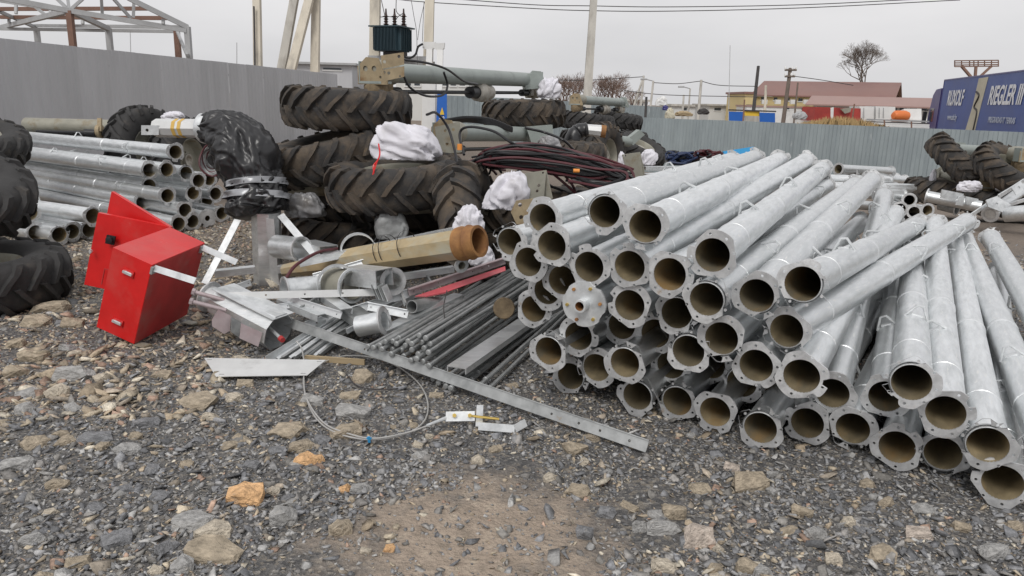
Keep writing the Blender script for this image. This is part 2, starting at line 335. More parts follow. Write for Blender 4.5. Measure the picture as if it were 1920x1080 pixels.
def gravel(nst, rmin, rmax, med, sig, smin_k, seed, name, shapes=10, az=48, reg=None, tanadd=0.):
    rng = np.random.default_rng(seed); r_ = random.Random(seed)
    geos = [rock_geo(900+seed*31+k, rng.uniform(.3, .62), 9) for k in range(shapes)]
    rr = rmin*(rmax/rmin)**rng.random(nst); aa = np.radians(rng.uniform(-az, az, nst))
    X = rr*np.sin(aa); Y = rr*np.cos(aa)
    sz = np.maximum(med*np.exp(rng.normal(0, sig, nst)), smin_k*rr)
    which = rng.integers(0, shapes, nst); Vs = []; Fs = []; Cs = []; off = 0
    for i in range(nst):
        x, y = X[i], Y[i]
        if reg and not reg(x, y): continue
        de = math.hypot(x-EARTH.x, y-EARTH.y) + .55*noise.noise(Vector((x*2.2, y*2.2, 1.7)))
        if de < .62 and r_.random() < .86: continue
        vs, fs = geos[which[i]]; s = sz[i]*.5
        a = rng.uniform(0, 6.283); tx, ty = rng.normal(0, .36, 2)
        sx_, sy_ = s*rng.uniform(.85, 1.35), s*rng.uniform(.6, 1.)
        v = vs*np.array([sx_, sy_, s*.85])
        ca, sa = math.cos(a), math.sin(a); v = v @ np.array([[ca, sa, 0], [-sa, ca, 0], [0, 0, 1]])
        v[:, 2] += v[:, 0]*tx+v[:, 1]*ty
        v += np.array([x, y, gh(x, y)+s*.12])
        pv = noise.noise(Vector((x*.9, y*.9, 5.)))
        tan = .15 + .22*max(0, pv) + (.35 if (x < -1.7 and y > 3.6) else 0) + (.15 if y > 6 else 0)
        col = scol(r_, tan+tanadd)
        Vs.append(v); Fs.append(fs+off); off += len(v); Cs.append(np.tile(np.array(col+[1.]), (len(v), 1)))
    V = np.concatenate(Vs); Fa = np.concatenate(Fs); Co = np.concatenate(Cs)
    me = bpy.data.meshes.new(name); me.vertices.add(len(V)); me.vertices.foreach_set('co', V.ravel())
    me.loops.add(Fa.size); me.loops.foreach_set('vertex_index', Fa.ravel().astype(np.int32)); me.polygons.add(len(Fa)); me.polygons.foreach_set('loop_start', np.arange(0, Fa.size, 3, dtype=np.int32))
    me.update(calc_edges=True); ca_ = me.color_attributes.new('Col', 'FLOAT_COLOR', 'POINT'); ca_.data.foreach_set('color', Co.ravel())
    me.materials.append(MATS['gravel'])
    o = bpy.data.objects.new(name, me); C.objects.link(o); o.parent = ground; o['kind'] = 'stuff'
    return o
gravel(115000, 1.75, 11.0, .0195, .48, .0040, 1, 'gravel')
gravel(11000, 1.9, 12.0, .045, .36, .0060, 2, 'coarse_gravel')
gravel(9000, 3.2, 10.0, .072, .38, .008, 3, 'tan_rubble', reg=lambda x, y: x < -.33*y-.15+.5*noise.noise(Vector((x, y, 2.))) and y > 3.3+.6*noise.noise(Vector((x*.8, y*.8, 9.))), tanadd=.35)
# ---- the larger stones, each its own piece
stone_me = {}
def stone(x, y, sx, sy, sz, yaw, col, sink=.25, k=None):
    k = random.randrange(9) if k is None else k
    key = (k, tuple(round(c, 2) for c in col))
    if key not in stone_me:
        vs, fs = rock_geo(40+k, 1., 26); me = bpy.data.meshes.new('stone'); me.from_pydata(vs.tolist(), [], fs.tolist()); me.update()
        bm = bmesh.new(); bm.from_mesh(me); bmesh.ops.dissolve_limit(bm, angle_limit=.22, verts=bm.verts, edges=bm.edges); bmesh.ops.triangulate(bm, faces=bm.faces); bmesh.ops.subdivide_edges(bm, edges=[e_ for e_ in bm.edges if e_.calc_length() > .75], cuts=1)
        for v_ in bm.verts: v_.co *= 1+.16*noise.noise(v_.co*1.9+Vector((k*5., 0, 0)))
        bmesh.ops.triangulate(bm, faces=bm.faces); bm.to_mesh(me); bm.free()
        ca_ = me.color_attributes.new('Col', 'FLOAT_COLOR', 'POINT'); ca_.data.foreach_set('color', list((*col, 1.))*len(me.vertices)); me.materials.append(MATS['stone']); stone_me[key] = me
    o = bpy.data.objects.new('stone', stone_me[key]); C.objects.link(o); o.parent = ground
    o.location = (x, y, gh(x, y)+sz*.5*.7-sz*sink); o.scale = (sx/1.6, sy/1.5, sz/1.4)
    o.rotation_euler = (random.gauss(0, .12), random.gauss(0, .12), yaw); return o
TAN, TAN2, GRY, SLT, ORG_, PNK = (.38, .32, .24), (.52, .46, .37), (.36, .355, .345), (.21, .212, .22), (.70, .43, .22), (.50, .43, .37)
big = [(365,975,70,28,GRY),(400,995,62,26,TAN2),(405,1033,100,30,TAN),(340,1060,42,32,GRY),(292,1070,28,20,TAN2),(460,928,66,38,ORG_),(533,962,52,40,GRY),(640,990,40,32,TAN),(570,858,40,18,ORG_),(594,858,30,18,ORG_),(566,832,48,22,TAN),(537,805,64,22,TAN),(620,750,0,0,TAN),(660,770,62,26,GRY),(650,806,54,22,TAN),(680,704,38,30,TAN),(590,748,40,22,GRY),(655,740,40,16,TAN),(677,912,42,20,GRY),(645,914,22,18,ORG_),(730,1028,22,16,ORG_),(685,1034,20,12,TAN2),(512,920,24,16,TAN2),(438,742,34,20,TAN2),(375,750,66,20,TAN),(462,718,28,16,TAN),(395,780,30,16,TAN2),(140,695,66,30,GRY),(190,706,30,16,TAN2),(60,665,50,24,TAN),(30,690,40,26,TAN),(105,730,40,24,TAN2),(45,765,34,26,GRY),(140,605,36,22,TAN),(70,600,50,26,TAN),(95,575,60,22,TAN),(30,640,30,20,TAN),(140,660,26,14,TAN2),(180,820,60,14,SLT),(275,790,44,16,SLT),(240,840,50,20,GRY),(255,815,24,16,TAN),(1080,835,54,24,TAN),(1110,818,30,12,TAN),(1096,862,18,14,TAN2),(1083,912,46,22,TAN),(1030,892,24,14,TAN2),(1136,955,34,26,SLT),(1200,981,28,28,GRY),(1245,983,62,24,GRY),(1312,1000,58,48,PNK),(1290,1010,34,28,SLT),(1262,955,44,32,TAN),(1405,895,66,44,TAN),(1373,873,28,18,PNK),(1448,887,22,16,GRY),(1450,918,26,18,GRY),(1360,990,14,12,TAN2),(1345,1030,20,16,TAN2),(1245,1062,48,22,TAN2),(1095,995,32,30,SLT),(1062,968,0,0,TAN),(1340,1065,30,24,TAN),(1400,1065,40,30,TAN),(1430,1075,36,26,GRY),(895,857,26,16,TAN2),(930,838,24,10,TAN),(785,830,18,14,TAN2),(805,815,16,10,TAN2),(1340,805,14,8,TAN),(1625,905,26,16,TAN),(1500,960,40,24,TAN),(1530,1005,34,26,GRY),(1588,985,26,20,TAN2),(1660,940,30,22,TAN),(1720,1000,44,26,PNK),(1800,985,36,22,TAN),(1860,1030,60,32,GRY),(1900,985,30,20,TAN),(1650,1040,50,24,TAN),(1560,1050,30,26,TAN2),(820,740,26,12,TAN),(845,700,18,10,TAN),(470,870,34,16,SLT),(30,870,60,22,GRY),(110,905,40,18,TAN),(180,950,34,14,SLT),(60,1010,44,20,GRY),(220,1010,50,20,SLT),(150,1050,40,22,TAN),(95,960,26,12,TAN2),(300,930,36,16,SLT),(350,870,26,14,TAN)]
rnd = random.Random(5)
for (px, py, w, h, c) in big:
    if w == 0: continue
    p = G(px, py+h*.35); D = (p-CAM).dot(FW); s = D/F
    stone(p.x, p.y, w*s*1.05, w*s*rnd.uniform(.6, .85), h*s*1.15, rnd.uniform(-.25, .25) + (0 if rnd.random() < .7 else math.pi), c, .22)
cnt = 0
while cnt < 150:
    r = 2.0*(7.5/2.0)**rnd.random(); a = math.radians(rnd.uniform(-40, 40)); x, y = r*math.sin(a), r*math.cos(a)
    left = (x < -1.6 and y > 3.2)
    if not left and rnd.random() < .45: continue
    if math.hypot(x-EARTH.x, y-EARTH.y) < .6: continue
    c = rnd.choice([TAN, TAN, TAN2, GRY, TAN]) if left or rnd.random() < .22 else rnd.choice([GRY, SLT, SLT])
    w = rnd.uniform(.055, .12)*(1.15 if left else .85); w = max(w, .0105*r)
    stone(x, y, w, w*rnd.uniform(.55, .9), w*rnd.uniform(.3, .55), rnd.uniform(0, 6.28), c, .3); cnt += 1
# ------------------------------------------------------------------ galvanised flanged pipes
PR, BR, FR, PL = .084, .079, .118, 5.2
def flange_outline(v):
    rn = random.Random(v*17+3); pts = []
    c0 = rn.uniform(0, 6.28); chords = [(c0+k_*2*math.pi/(3+v % 2)+rn.uniform(-.2, .2), .101) for k_ in range(3+v % 2)]
    a0 = rn.uniform(0, 6.28); notches = [(a0, .026), (a0+.80+rn.uniform(0, .25), .028)] + ([(a0+3.3, .018)] if v % 2 else [])
    def w(a, b): return abs((a-b+math.pi) % (2*math.pi)-math.pi)
    N_ = 120
    for k in range(N_):
        a = 2*math.pi*k/N_; r = FR
        for (c, d) in chords:
            if w(a, c) < 1.: r = min(r, d/math.cos(w(a, c)))
        for (c, d) in notches:
            q = w(a, c)
            if q < .16: r = min(r, FR-d)
            elif q < .20: r = min(r, FR-d*.55)
        pts.append((r*math.cos(a), r*math.sin(a)))
    return pts
FLM = []
for v in range(5):
    mb = MB(); hol = [circ(0, 0, BR, 36)] + [circ(.098*math.cos(a), .098*math.sin(a), .0068, 8) for a in (2*math.pi*(k+.5*(v % 2))/8 for k in range(8))]
    mb.plate(flange_outline(v), hol, .009, Matrix(((0, 0, 1, .0), (1, 0, 0, 0), (0, 1, 0, 0), (0, 0, 0, 1))))
    mb.lathe([(.0045, PR+.006), (.02, PR+.005), (.028, PR+.0005)], (0, 0, 0), (1, 0, 0), 36)
    FLM.append(mb.build('flange', 'galv_flange', angle=30))
tb = MB(); tb.lathe([(.0, PR), (.02, PR), (PL*.5, PR), (PL-.02, PR), (PL, PR)], (0, 0, 0), (1, 0, 0), 36)
tb.lathe([(PL, BR), (PL*.5, BR), (.0, BR)], (0, 0, 0), (1, 0, 0), 36, 1)
tb.lathe([(0, BR), (0, PR)], (0, 0, 0), (1, 0, 0), 36)
TUBE = tb.build('tube', ['galv', 'bore'])
def lug(x):                                        # bent-rod hanger welded on the pipe
    m_ = MB(); z = PR-.004
    m_.tube([(x, -.06, z-.018), (x, -.016, z+.055), (x, .016, z+.055), (x, .06, z-.018)], .008, 6)
    m_.box((x, 0, z+.004), (.02, 0, 0), (0, .03, 0), (0, 0, .004)); return m_
LUGS = [lug(x).build('hanger_lug', 'galv_bright') for x in (1.05, 2.6, 4.2)]
bd = MB(); bd.lathe([(1.75, PR), (1.755, PR+.004), (1.79, PR+.004), (1.795, PR)], (0, 0, 0), (1, 0, 0), 32); BAND = bd.build('weld_band', 'galv_bright')
bd = MB(); bd.lathe([(.45, PR), (.452, PR+.0025), (.468, PR+.0025), (.47, PR)], (0, 0, 0), (1, 0, 0), 32); SEAM = bd.build('seam_ring', 'galv')
for o in FLM+[TUBE]+LUGS+[BAND, SEAM]: C.objects.unlink(o)
prn = random.Random(3)
def inst(o, parent, loc=None, rot=None):
    c = o.copy(); C.objects.link(c); c.parent = parent
    if loc: c.location = loc
    if rot: c.rotation_euler = rot
    return c
def pipe(A, d, label, group, roll=None, scale=1., lugs=True, v=None, name='irrigation_pipe'):
    r = thing(name, label, 'pipe', (0, 0, 0), group)
    d, u, w = frame(d); m_ = Matrix((d, -w, u)).transposed().to_4x4()
    roll = prn.uniform(-.9, .9) if roll is None else roll
    m_ = Matrix.Translation(A) @ m_ @ Matrix.Rotation(roll, 4, 'X') @ Matrix.Scale(scale, 4)
    r.matrix_world = m_
    inst(TUBE, r)
    for (x, f) in ((0., 0), (PL, 1)): inst(FLM[prn.randrange(5) if v is None else v], r, (x, 0, 0), (prn.uniform(0, 6.28), 0, math.pi if f else 0))
    if lugs:
        for l in LUGS: inst(l, r, None, (prn.choice([0, 0, 0, math.pi*.4, -math.pi*.4, math.pi])+prn.uniform(-.3, .3), 0, 0))
    inst(BAND, r); inst(SEAM, r); return r
LB = {'t': ('galvanized flanged pipe on the top tier of the big pipe stack', 'top tier of the big pipe stack'),
      'm': ('galvanized flanged pipe inside the middle of the big pipe stack', 'middle tiers of the big pipe stack'),
      'b': ('galvanized flanged pipe of the big stack lying directly on the gravel', 'bottom row of the big pipe stack'),
      'f': ('galvanized flanged pipe sliding off the side of the big stack, fanned out', 'pipes fanned beside the big stack')}
# near end x, y, bore width in the photo, tier, far end (x, y) where it shows
NP = [(1018,409,49,'t',(1372,300)),(1134,397,56,'t',(1415,296)),(1210,424,60,'t',(1462,300)),(956,453,44,'m',0),(991,491,49,'m',0),(1035,460,52,'t',(1400,312)),(1105,500,54,'m',(1455,325)),(1181,499,57,'t',(1511,302)),(1256,514,61,'t',(1548,350)),(1336,478,65,'t',(1541,318)),(1325,561,64,'t',(1603,347)),(1054,525,50,'m',0),(1026,545,47,'m',0),(1001,579,45,'m',0),(1097,569,53,'cap',0),(1181,572,56,'m',0),(1269,587,58,'m',0),(1419,554,66,'t',(1635,338)),(1505,532,70,'t',(1720,422)),(1475,620,66,'t',(1812,416)),(1353,634,63,'m',0),(1291,658,60,'m',0),(1085,630,50,'m',0),(1029,658,49,'m',0),(1070,705,48,'b',0),(1119,689,50,'m',0),(1172,680,54,'m',0),(1195,742,54,'b',0),(1270,752,54,'b',0),(1341,772,59,'b',0),(1166,610,50,'m',0),(1229,625,53,'m',0),(1258,684,52,'m',0),(1334,684,53,'m',0),(1418,685,64,'m',0),(1391,717,57,'m',0),(1503,705,70,'m',(1678,400)),(1426,802,62,'b',0),(1514,793,63,'b',0),(1599,803,67,'b',0),(1561,737,64,'m',(1657,366)),(1661,743,67,'f',(1690,432)),(1709,717,78,'f',(1712,452)),(1773,774,78,'f',(1753,420)),(1682,838,73,'b',0),(1768,850,74,'b',0),(1852,834,82,'f',(1790,450)),(1880,905,82,'b',0),(1968,838,84,'f',(1808,448)),(2062,800,84,'f',(1858,446)),(1463,738,58,'m',0)]
YAW = math.radians(28); done = []
ORD = ['first', 'second', 'third', 'fourth', 'fifth', 'sixth', 'seventh', 'eighth', 'ninth', 'tenth', 'eleventh', 'twelfth']
SPEC = {0: 'galvanized pipe on the big stack touching the brown end plate', 1: 'topmost galvanized pipe of the big stack, next to the cable heap', 18: 'galvanized pipe resting just above the one that crosses over the fan',
        19: 'galvanized pipe crossing diagonally over the fanned pipes', 6: 'galvanized pipe lying directly on top of the capped pipe', 15: 'galvanized pipe beside the capped pipe on the side away from the rods', 22: 'galvanized pipe directly under the capped pipe',
        23: 'galvanized pipe end closest to the round rods, one row above the gravel', 3: 'outermost galvanized pipe of the big stack beneath the brown end plate', 36: 'galvanized pipe coming out from under the diagonal crossing pipe', 40: 'galvanized pipe running steeply back under the diagonal crossing pipe'}
_bx = sorted(i for i, q in enumerate(NP) if q[3] == 'b'); _bx.sort(key=lambda i: NP[i][0]); _fx = sorted((i for i, q in enumerate(NP) if q[3] == 'f'), key=lambda i: NP[i][0]); _tx = sorted((i for i, q in enumerate(NP) if q[3] == 't' and i not in SPEC), key=lambda i: NP[i][0])
def plabel(i, tier):
    if i in SPEC: return SPEC[i], None
    if tier == 'b': return '%s bottom-row galvanized pipe on the gravel counted from the round rods' % ORD[_bx.index(i)], LB['b'][1]
    if tier == 'f': return '%s galvanized pipe of the fan counted outward from the big stack' % ORD[_fx.index(i)], LB['f'][1]
    if tier == 't': return '%s upper galvanized pipe of the big stack counted from the cable heap' % ORD[_tx.index(i)+1], LB['t'][1]
    return LB[tier]
for (px, py, b_, tier, fp) in NP:
    k = (px-960)/F; D = F*.158*(math.cos(YAW)+math.sin(YAW)*k)/b_; A = P(px, py, D)
    if tier == 'b' : A = G(px, py, .118)
    if fp:
        B = far(A, *fp, PL)
    else:
        yaw = math.radians(27+4*max(0, min(1, (px-1000)/500))+prn.uniform(-1, 1)); B = A+Vector((math.sin(yaw), math.cos(yaw), 0))*PL
        B.z = max(.118, A.z*.9-.02) if tier != 'b' else .118
    if A.z < .118: A = G(px, py, .118)
    if tier == 'cap':
        r = pipe(A, B-A, 'galvanized pipe in the big stack closed by a bolted blank cap with stub', None, name='capped_pipe')
        cp = MB(); a = FR*1.02
        ol = [(a*q*math.cos(t_), a*q*math.sin(t_)) for t_, q in ((2*math.pi*i/48, 1. if (i % 12) not in (0, 1, 11) else .93) for i in range(48))]
        cp.plate(ol, [circ(0, 0, .028, 16)], .012, Matrix(((0, 0, 1, -.012), (1, 0, 0, 0), (0, 1, 0, 0), (0, 0, 0, 1))))
        blank = cp.build('blank_cap', 'galv_bright', r)
        st = MB(); st.lathe([(-.018, .024), (-.075, .024), (-.075, .034), (-.018, .034)], (0, 0, 0), (1, 0, 0), 20, 0, True); st.build('stub', ['galv_bright'], blank)
        iw = MB(); iw.lathe([(-.0, .0239), (-.074, .0239)], (0, 0, 0), (1, 0, 0), 20); iw.build('rusty_bore', 'rust', blank)
        for q in range(6):
            an = q*math.pi/3+.4; bo = MB(); bo.lathe([(-.018, .009), (-.03, .009), (-.03, .0001)], (0, .092*math.cos(an), .092*math.sin(an)), (1, 0, 0), 6); bo.build('bolt', 'brass' if q % 2 else 'rust', blank)
    else:
        pipe(A, B-A, *plabel(len(done), tier)); 
    done.append(1)
# pipe stack on the left: ends face the yard, pipes run back to the left
LP = [(329,285,24,0),(280,319,24,0),(313,318,24,0),(349,324,23,0),(372,339,23,0),(392,336,22,0),(280,348,23,1),(314,367,24,1),(362,362,23,1),(404,363,22,1),(388,376,21,1),(267,379,23,1),(314,394,23,1),(347,394,24,1),(388,409,22,3),(416,400,22,2),(335,420,23,2),(361,415,22,2),(174,405,27,4),(56,399,27,4),(67,436,28,5),(111,440,27,5),(135,434,26,5),(167,431,25,5),(367,391,21,1)]
LLB = [('top galvanized pipe of the stack by the grey fence', 'top pipes of the stack by the grey fence'),
       ('galvanized flanged pipe within the stack before the grey fence', 'inner pipes of the stack by the grey fence'),
       ('bottom galvanized pipe of the stack by the grey fence', 'bottom pipes of the stack by the grey fence'),
       ('galvanized pipe with a narrow-holed end plate in the stack by the grey fence', None),
       ('galvanized pipe over the lowest pipes behind the red cabinet', 'pipes behind the red cabinet'),
       ('galvanized ground pipe between tyre and red cabinet', 'ground pipes behind the red cabinet')]
for (px, py, b_, lv) in LP:
    D = F*.158*.97/b_; A = P(px, py, D)
    if A.z < .12 or lv in (2, 5): A = G(px, py, .12)
    d = Vector((-.80+prn.uniform(-.03, .03), .60, 0)) if lv < 4 else Vector((-.86, .5+prn.uniform(-.05, .05), 0))
    if lv < 2: d.z = -.01
    lb_, gr_ = LLB[lv]
    if lv in (0, 2, 5, 4):
        xs = sorted((q[0] for q in LP if q[3] == lv), reverse=True); lb_ = '%s %s, counted from the wrapped elbow' % (['first', 'second', 'third', 'fourth', 'fifth', 'sixth'][xs.index(px)], lb_)
    r = pipe(A, d, lb_, gr_, name='irrigation_pipe' if lv != 3 else 'end_plate_pipe')
    if lv == 3:
        cp = MB(); cp.plate(flange_outline(1), [circ(0, 0, .035, 16)], .009, Matrix(((0, 0, 1, -.011), (1, 0, 0, 0), (0, 1, 0, 0), (0, 0, 0, 1)))); cp.build('end_plate', 'galv_flange', r)
# small stack of pipes far back on the right
def small_pipe(px, py, D, yaw, lab, grp, L_=3.2):
    A = P(px, py, D); zz = gz(A.x, A.y)+.12
    if A.z < zz: A.z = zz
    r = thing('short_pipe', lab, 'pipe', A, grp); d = Vector((math.sin(yaw), math.cos(yaw), 0)); d.z = (gz(*(A+d*L_).xy)-gz(*A.xy))/L_
    m_ = MB(); m_.lathe([(0, .079), (0, .084), (L_, .084), (L_, .079)], A, d, 20, 0, True); m_.build('tube', 'galv', r)
    m_ = MB(); m_.lathe([(L_*.999, .0785), (.001, .0785)], A, d, 20); m_.build('lining', 'bore', r)
    for x in (0, L_): m_ = MB(); m_.lathe([(x-.005, .08), (x-.005, .115), (x+.005, .115), (x+.005, .08)], A, d, 16, 0, True); m_.build('flange', 'galv_flange', r)
for (px, py, D) in ((1705, 375, 12.2), (1688, 391, 12.2), (1714, 397, 12.1), (1739, 394, 12.1)):
    small_pipe(px, py, D, .42 if px != 1739 else -.05, 'short galvanized pipe with black open end in the low heap behind the stack', 'low heap of short pipes behind the stack')
for (px, py, D, y_) in ((1572, 317, 13.6, 1.05), (1597, 326, 13.8, .85), (1622, 330, 13.9, .8), (1640, 334, 13.9, .8)):
    small_pipe(px, py, D, y_, 'weathered short pipe laid across the far pipe heap by the blue fence', 'pipes across the far heap by the blue fence', 1.5)
for (px, py, D) in ((1552, 336, 13.2), (1560, 350, 13.0), (1575, 362, 12.9), (1640, 352, 13.)):
    small_pipe(px, py, D, 1.45, 'short pale pipe lying sideways in the far heap by the blue fence', 'sideways pipes of the far heap', 1.15)
# ------------------------------------------------------------------ tractor wheels
def wheel_protos(rub):
    c = MB(); half = [(.10, .31), (.15, .335), (.18, .40), (.19, .47), (.178, .545), (.14, .592), (.07, .604)]
    prof = [(-z, r) for z, r in half]+[(0, .607)]+half[::-1]+[(.085, .34), (-.085, .34)]
    c.lathe(prof, (0, 0, 0), (0, 0, 1), 48, 0, True); car = c.build('tyre', rub, angle=60)
    l = MB(); nl = 19
    for s in (-1, 1):
        for k in range(nl):
            p0 = 2*math.pi*(k+(.5 if s > 0 else 0))/nl; vs = []
            for (w, dp, rb, hh, hw) in ((-.012, 0, .596, .052, .034), (.06, .085, .596, .053, .035), (.125, .19, .586, .052, .038), (.172, .27, .553, .046, .042), (.190, .29, .505, .012, .040)):
                p = p0+dp
                for (da, r) in ((-hw-.012, rb), (-hw, rb+hh), (hw, rb+hh), (hw+.012, rb)):
                    zz = s*(w + (.016 if (r > rb and w > .16) else 0)); vs.append((r*math.cos(p+da), r*math.sin(p+da), zz))
            fs = []
            for i in range(4):
                for j in range(3): fs.append((i*4+j, i*4+j+1, (i+1)*4+j+1, (i+1)*4+j))
            fs += [(3, 2, 1, 0), (16, 17, 18, 19)]
            if s < 0: fs = [f[::-1] for f in fs]
            l.add(vs, fs)
    tr = l.build('tread', rub, angle=30)
    r = MB(); r.lathe([(.115, .325), (.12, .31), (.10, .295), (.02, .285), (-.02, .27), (-.03, .16), (.0, .14), (.01, .0001)], (0, 0, 0), (0, 0, 1), 32)
    r.lathe([(-.115, .325), (-.12, .31), (-.10, .295), (-.035, .285), (-.035, .265), (-.045, .16), (-.015, .14), (-.005, .0001)], (0, 0, 0), (0, 0, 1), 32)
    rim = r.build('rim', 'khaki', recalc=True)
    h = MB(); h.lathe([(.005, .001), (.06, .07), (.06, .09), (-.07, .09), (-.07, .001)], (0, 0, 0), (0, 0, 1), 16)
    for k in range(8):
        a = k*math.pi/4; h.lathe([(-.04, .012), (.03, .012), (.03, .0001)], (.118*math.cos(a), .118*math.sin(a), 0), (0, 0, 1), 6)
    hub = h.build('hub', 'gearbox')
    for o in (car, tr, rim, hub): C.objects.unlink(o)
    return car, tr, rim, hub
WP = {'c': wheel_protos('rubber'), 'm': wheel_protos('rubber_mud')}
wrn = random.Random(11)
def wmat(c, axis, spin=None):
    z = Vector(axis).normalized(); x, y = frame(z, Vector((0.3, 1, .2)))[1:]; m_ = Matrix((x, y, z)).transposed().to_4x4()
    m_.translation = c; return m_ @ Matrix.Rotation(wrn.uniform(0, 6.28) if spin is None else spin, 4, 'Z')
def wheel(c, axis, label, kind='c', group=None):
    r = thing('tractor_wheel', label, 'wheel', (0, 0, 0), group); r.matrix_world = wmat(Vector(c), axis)
    car, tr, rim, hub = WP[kind]; a = inst(car, r); inst(tr, a); b_ = inst(rim, r); inst(hub, b_); return r
def wheel_part(parent, c, axis, kind='c'):
    car, tr, rim, hub = WP[kind]; o = inst(car, parent); o.name = 'wheel'; o.matrix_basis = Matrix.Translation(-ORG[parent.name]) @ wmat(Vector(c), axis)
    inst(tr, o); inst(rim, o); return o
def pplane(pts, D, yaw=0., tilt=0.):               # photo outline -> points on a plane at depth D turned by yaw / tilted
    cx = sum(p[0] for p in pts)/len(pts); cy = sum(p[1] for p in pts)/len(pts); c = P(cx, cy, D)
    nrm = Vector((math.sin(yaw), -math.cos(yaw), 0)); nrm = (nrm*math.cos(tilt)+Vector((0, 0, 1))*math.sin(tilt)).normalized()
    x = Vector((math.cos(yaw), math.sin(yaw), 0)); y = nrm.cross(x)
    m_ = mtx(c, x, y)
    def loc(p):
        d = ray(*p); t_ = (c-CAM).dot(nrm)/d.dot(nrm); q = CAM+d*t_-c; return (q.dot(x), q.dot(y))
    return m_, loc, D/F
def pplate(mb, pts, D, yaw=0., tilt=0., t=.008, holes=(), mi=0):
    m_, loc, s = pplane(pts, D, yaw, tilt); o = [loc(p) for p in pts]
    a = sum(o[i][0]*o[(i+1) % len(o)][1]-o[(i+1) % len(o)][0]*o[i][1] for i in range(len(o)))
    if a < 0: o = o[::-1]
    return mb.plate(o, [circ(*loc((hx, hy)), hr*s, 10) for (hx, hy, hr) in holes], t, m_, mi)
def pthing(name, label, cat, px, py, D, group=None):
    c = P(px, py, D); return thing(name, label, cat, (c.x, c.y, gz(c.x, c.y)), group)

def drive_unit(label, A, B, wa, wb, axa, axb, kind='c', end_a=True, motor=True, R=.1, group=None, mats=('grey_paint', 'khaki')):
    r = thing('drive_unit', label, 'drive unit', (A.x, A.y, gz(A.x, A.y))); d, u, w = frame(B-A); L_ = (B-A).length
    m_ = MB(); m_.lathe([(.0, R*.8), (0, R), (L_, R), (L_, R*.8)], A, d, 28); m_.build('beam_tube', mats[0], r)
    m_ = MB(); m_.lathe([(-.05, .0001), (-.05, R*1.22), (.34, R*1.22), (.36, R)], A, d, 28); m_.build('beam_socket', mats[1], r)
    for (p, sgn) in ((A, 1), (B, -1)):             # end brackets with holes
        q = p + d*(-.06 if sgn > 0 else .06)
        ol = [(-.20, -.12), (-.20, -.09), (-.10, .13), (.04, .14), (.14, .05), (.14, -.12)]
        m_ = MB(); m_.plate(ol, [circ(-.05, .03, .028, 14), circ(.05, .03, .028, 14), circ(-.12, -.05, .014, 8)], .012, mtx(q, w*(-1), u)); m_.build('end_plate', 'khaki_rust' if sgn > 0 else mats[0], r)
        m_ = MB(); m_.box(q+d*sgn*.09-u*.10, d*.10, u*.012, w*.13); m_.box(q+d*sgn*.09-w*.12, d*.10, u*.1, w*.006); m_.build('gusset', mats[0], r)
        g_ = MB(); g_.lathe([(-.10, .001), (-.10, .10), (-.03, .125), (.04, .12), (.09, .08), (.09, .001)], q+d*sgn*.1-u*.17, u, 16); g_.box(q+d*sgn*.2-u*.17, d*.12, u*.06, w*.07); g_.build('wheel_gearbox', 'mud' if sgn > 0 else 'gearbox', r)
    m_ = MB(); ds = A+d*.25-u*.19; de = B-d*.25-u*.19; m_.tube([ds, de], .022, 10); m_.build('drive_shaft', 'black_rubber', r)
    [MB().tube([q0, q0+d*.24], .05, 12).build('shaft_guard', 'black_rubber', r) for q0 in (ds, de-d*.24)]
    if motor:
        mid = (ds*.45+de*.55); m_ = MB(); m_.lathe([(-.22, .001), (-.22, .075), (-.02, .075)], mid, d, 16); m_.build('coupling', 'black_rubber', r)
        m_ = MB(); m_.lathe([(-.03, .08), (0, .11), (.16, .125), (.22, .11), (.24, .10), (.40, .095), (.42, .06), (.42, .001)], mid, d, 18); m_.box(mid+d*.1+u*.1, d*.06, u*.05, w*.06); m_.build('motor', 'gearbox', r)
    for (c, ax) in ((wa, axa), (wb, axb)):
        if c is not None: wheel_part(r, c, ax, kind)
    return r
def cable(mb, pts, r=.011, n=8, seg=7, mi=0): return mb.tube(smooth_path(pts, n), r, seg, True, mi)

# ---- the heap in the middle of the yard
Z = Vector((0, 0, 1))
tu = drive_unit('long grey drive beam topping the heap with two big tyres under its ends', P(700, 135, 7.55), P(1000, 150, 11.6), P(651, 203, 7.6), P(982, 213, 11.6), (.03, -.02, 1), (-.03, -.05, 1), 'm')
mb = MB(); pplate(mb, [(714, 104), (757, 98), (758, 121), (716, 129)], 7.35, .25, 0, .01, [(721, 116, 3), (748, 106, 3)]); pplate(mb, [(714, 132), (758, 124), (758, 144), (716, 153)], 7.35, .25, 0, .01, [(720, 136, 3), (729, 137, 3), (750, 143, 2)]); mb.build('clamp_plate', 'khaki_rust', tu)
mb = MB(); pplate(mb, [(978, 140), (1016, 135), (1016, 165), (984, 168)], 11.3, .2, 0, .16); mb.build('end_box', 'grey_paint', tu)
mb = MB(); cable(mb, [P(757, 112, 7.4), P(800, 118, 7.7), P(838, 130, 8.0), P(870, 152, 8.5), P(895, 158, 8.9)], .012); cable(mb, [P(757, 143, 7.4), P(770, 165, 7.5), P(800, 180, 7.7), P(830, 178, 8.), P(839, 160, 8.1), P(832, 135, 8.)], .012); mb.build('cable', 'black_rubber', tu)
wheel(P(612, 293, 7.5), (-.22, -.10, 1), 'muddy tractor tyre tilted under the topmost tyre of the heap', 'm')
w4 = wheel(P(743, 340, 6.95), (-.06, -.08, 1), 'tractor tyre lying flat with a white sack on top', 'm')
wheel(P(893, 437, 6.75), (.93, -.12, .28), 'tractor tyre standing on edge beside the brown end plate', 'm')
wheel(P(648, 436, 8.0), (.02, -.03, 1), 'dark tractor tyre at the bottom of the heap behind the column', 'm')
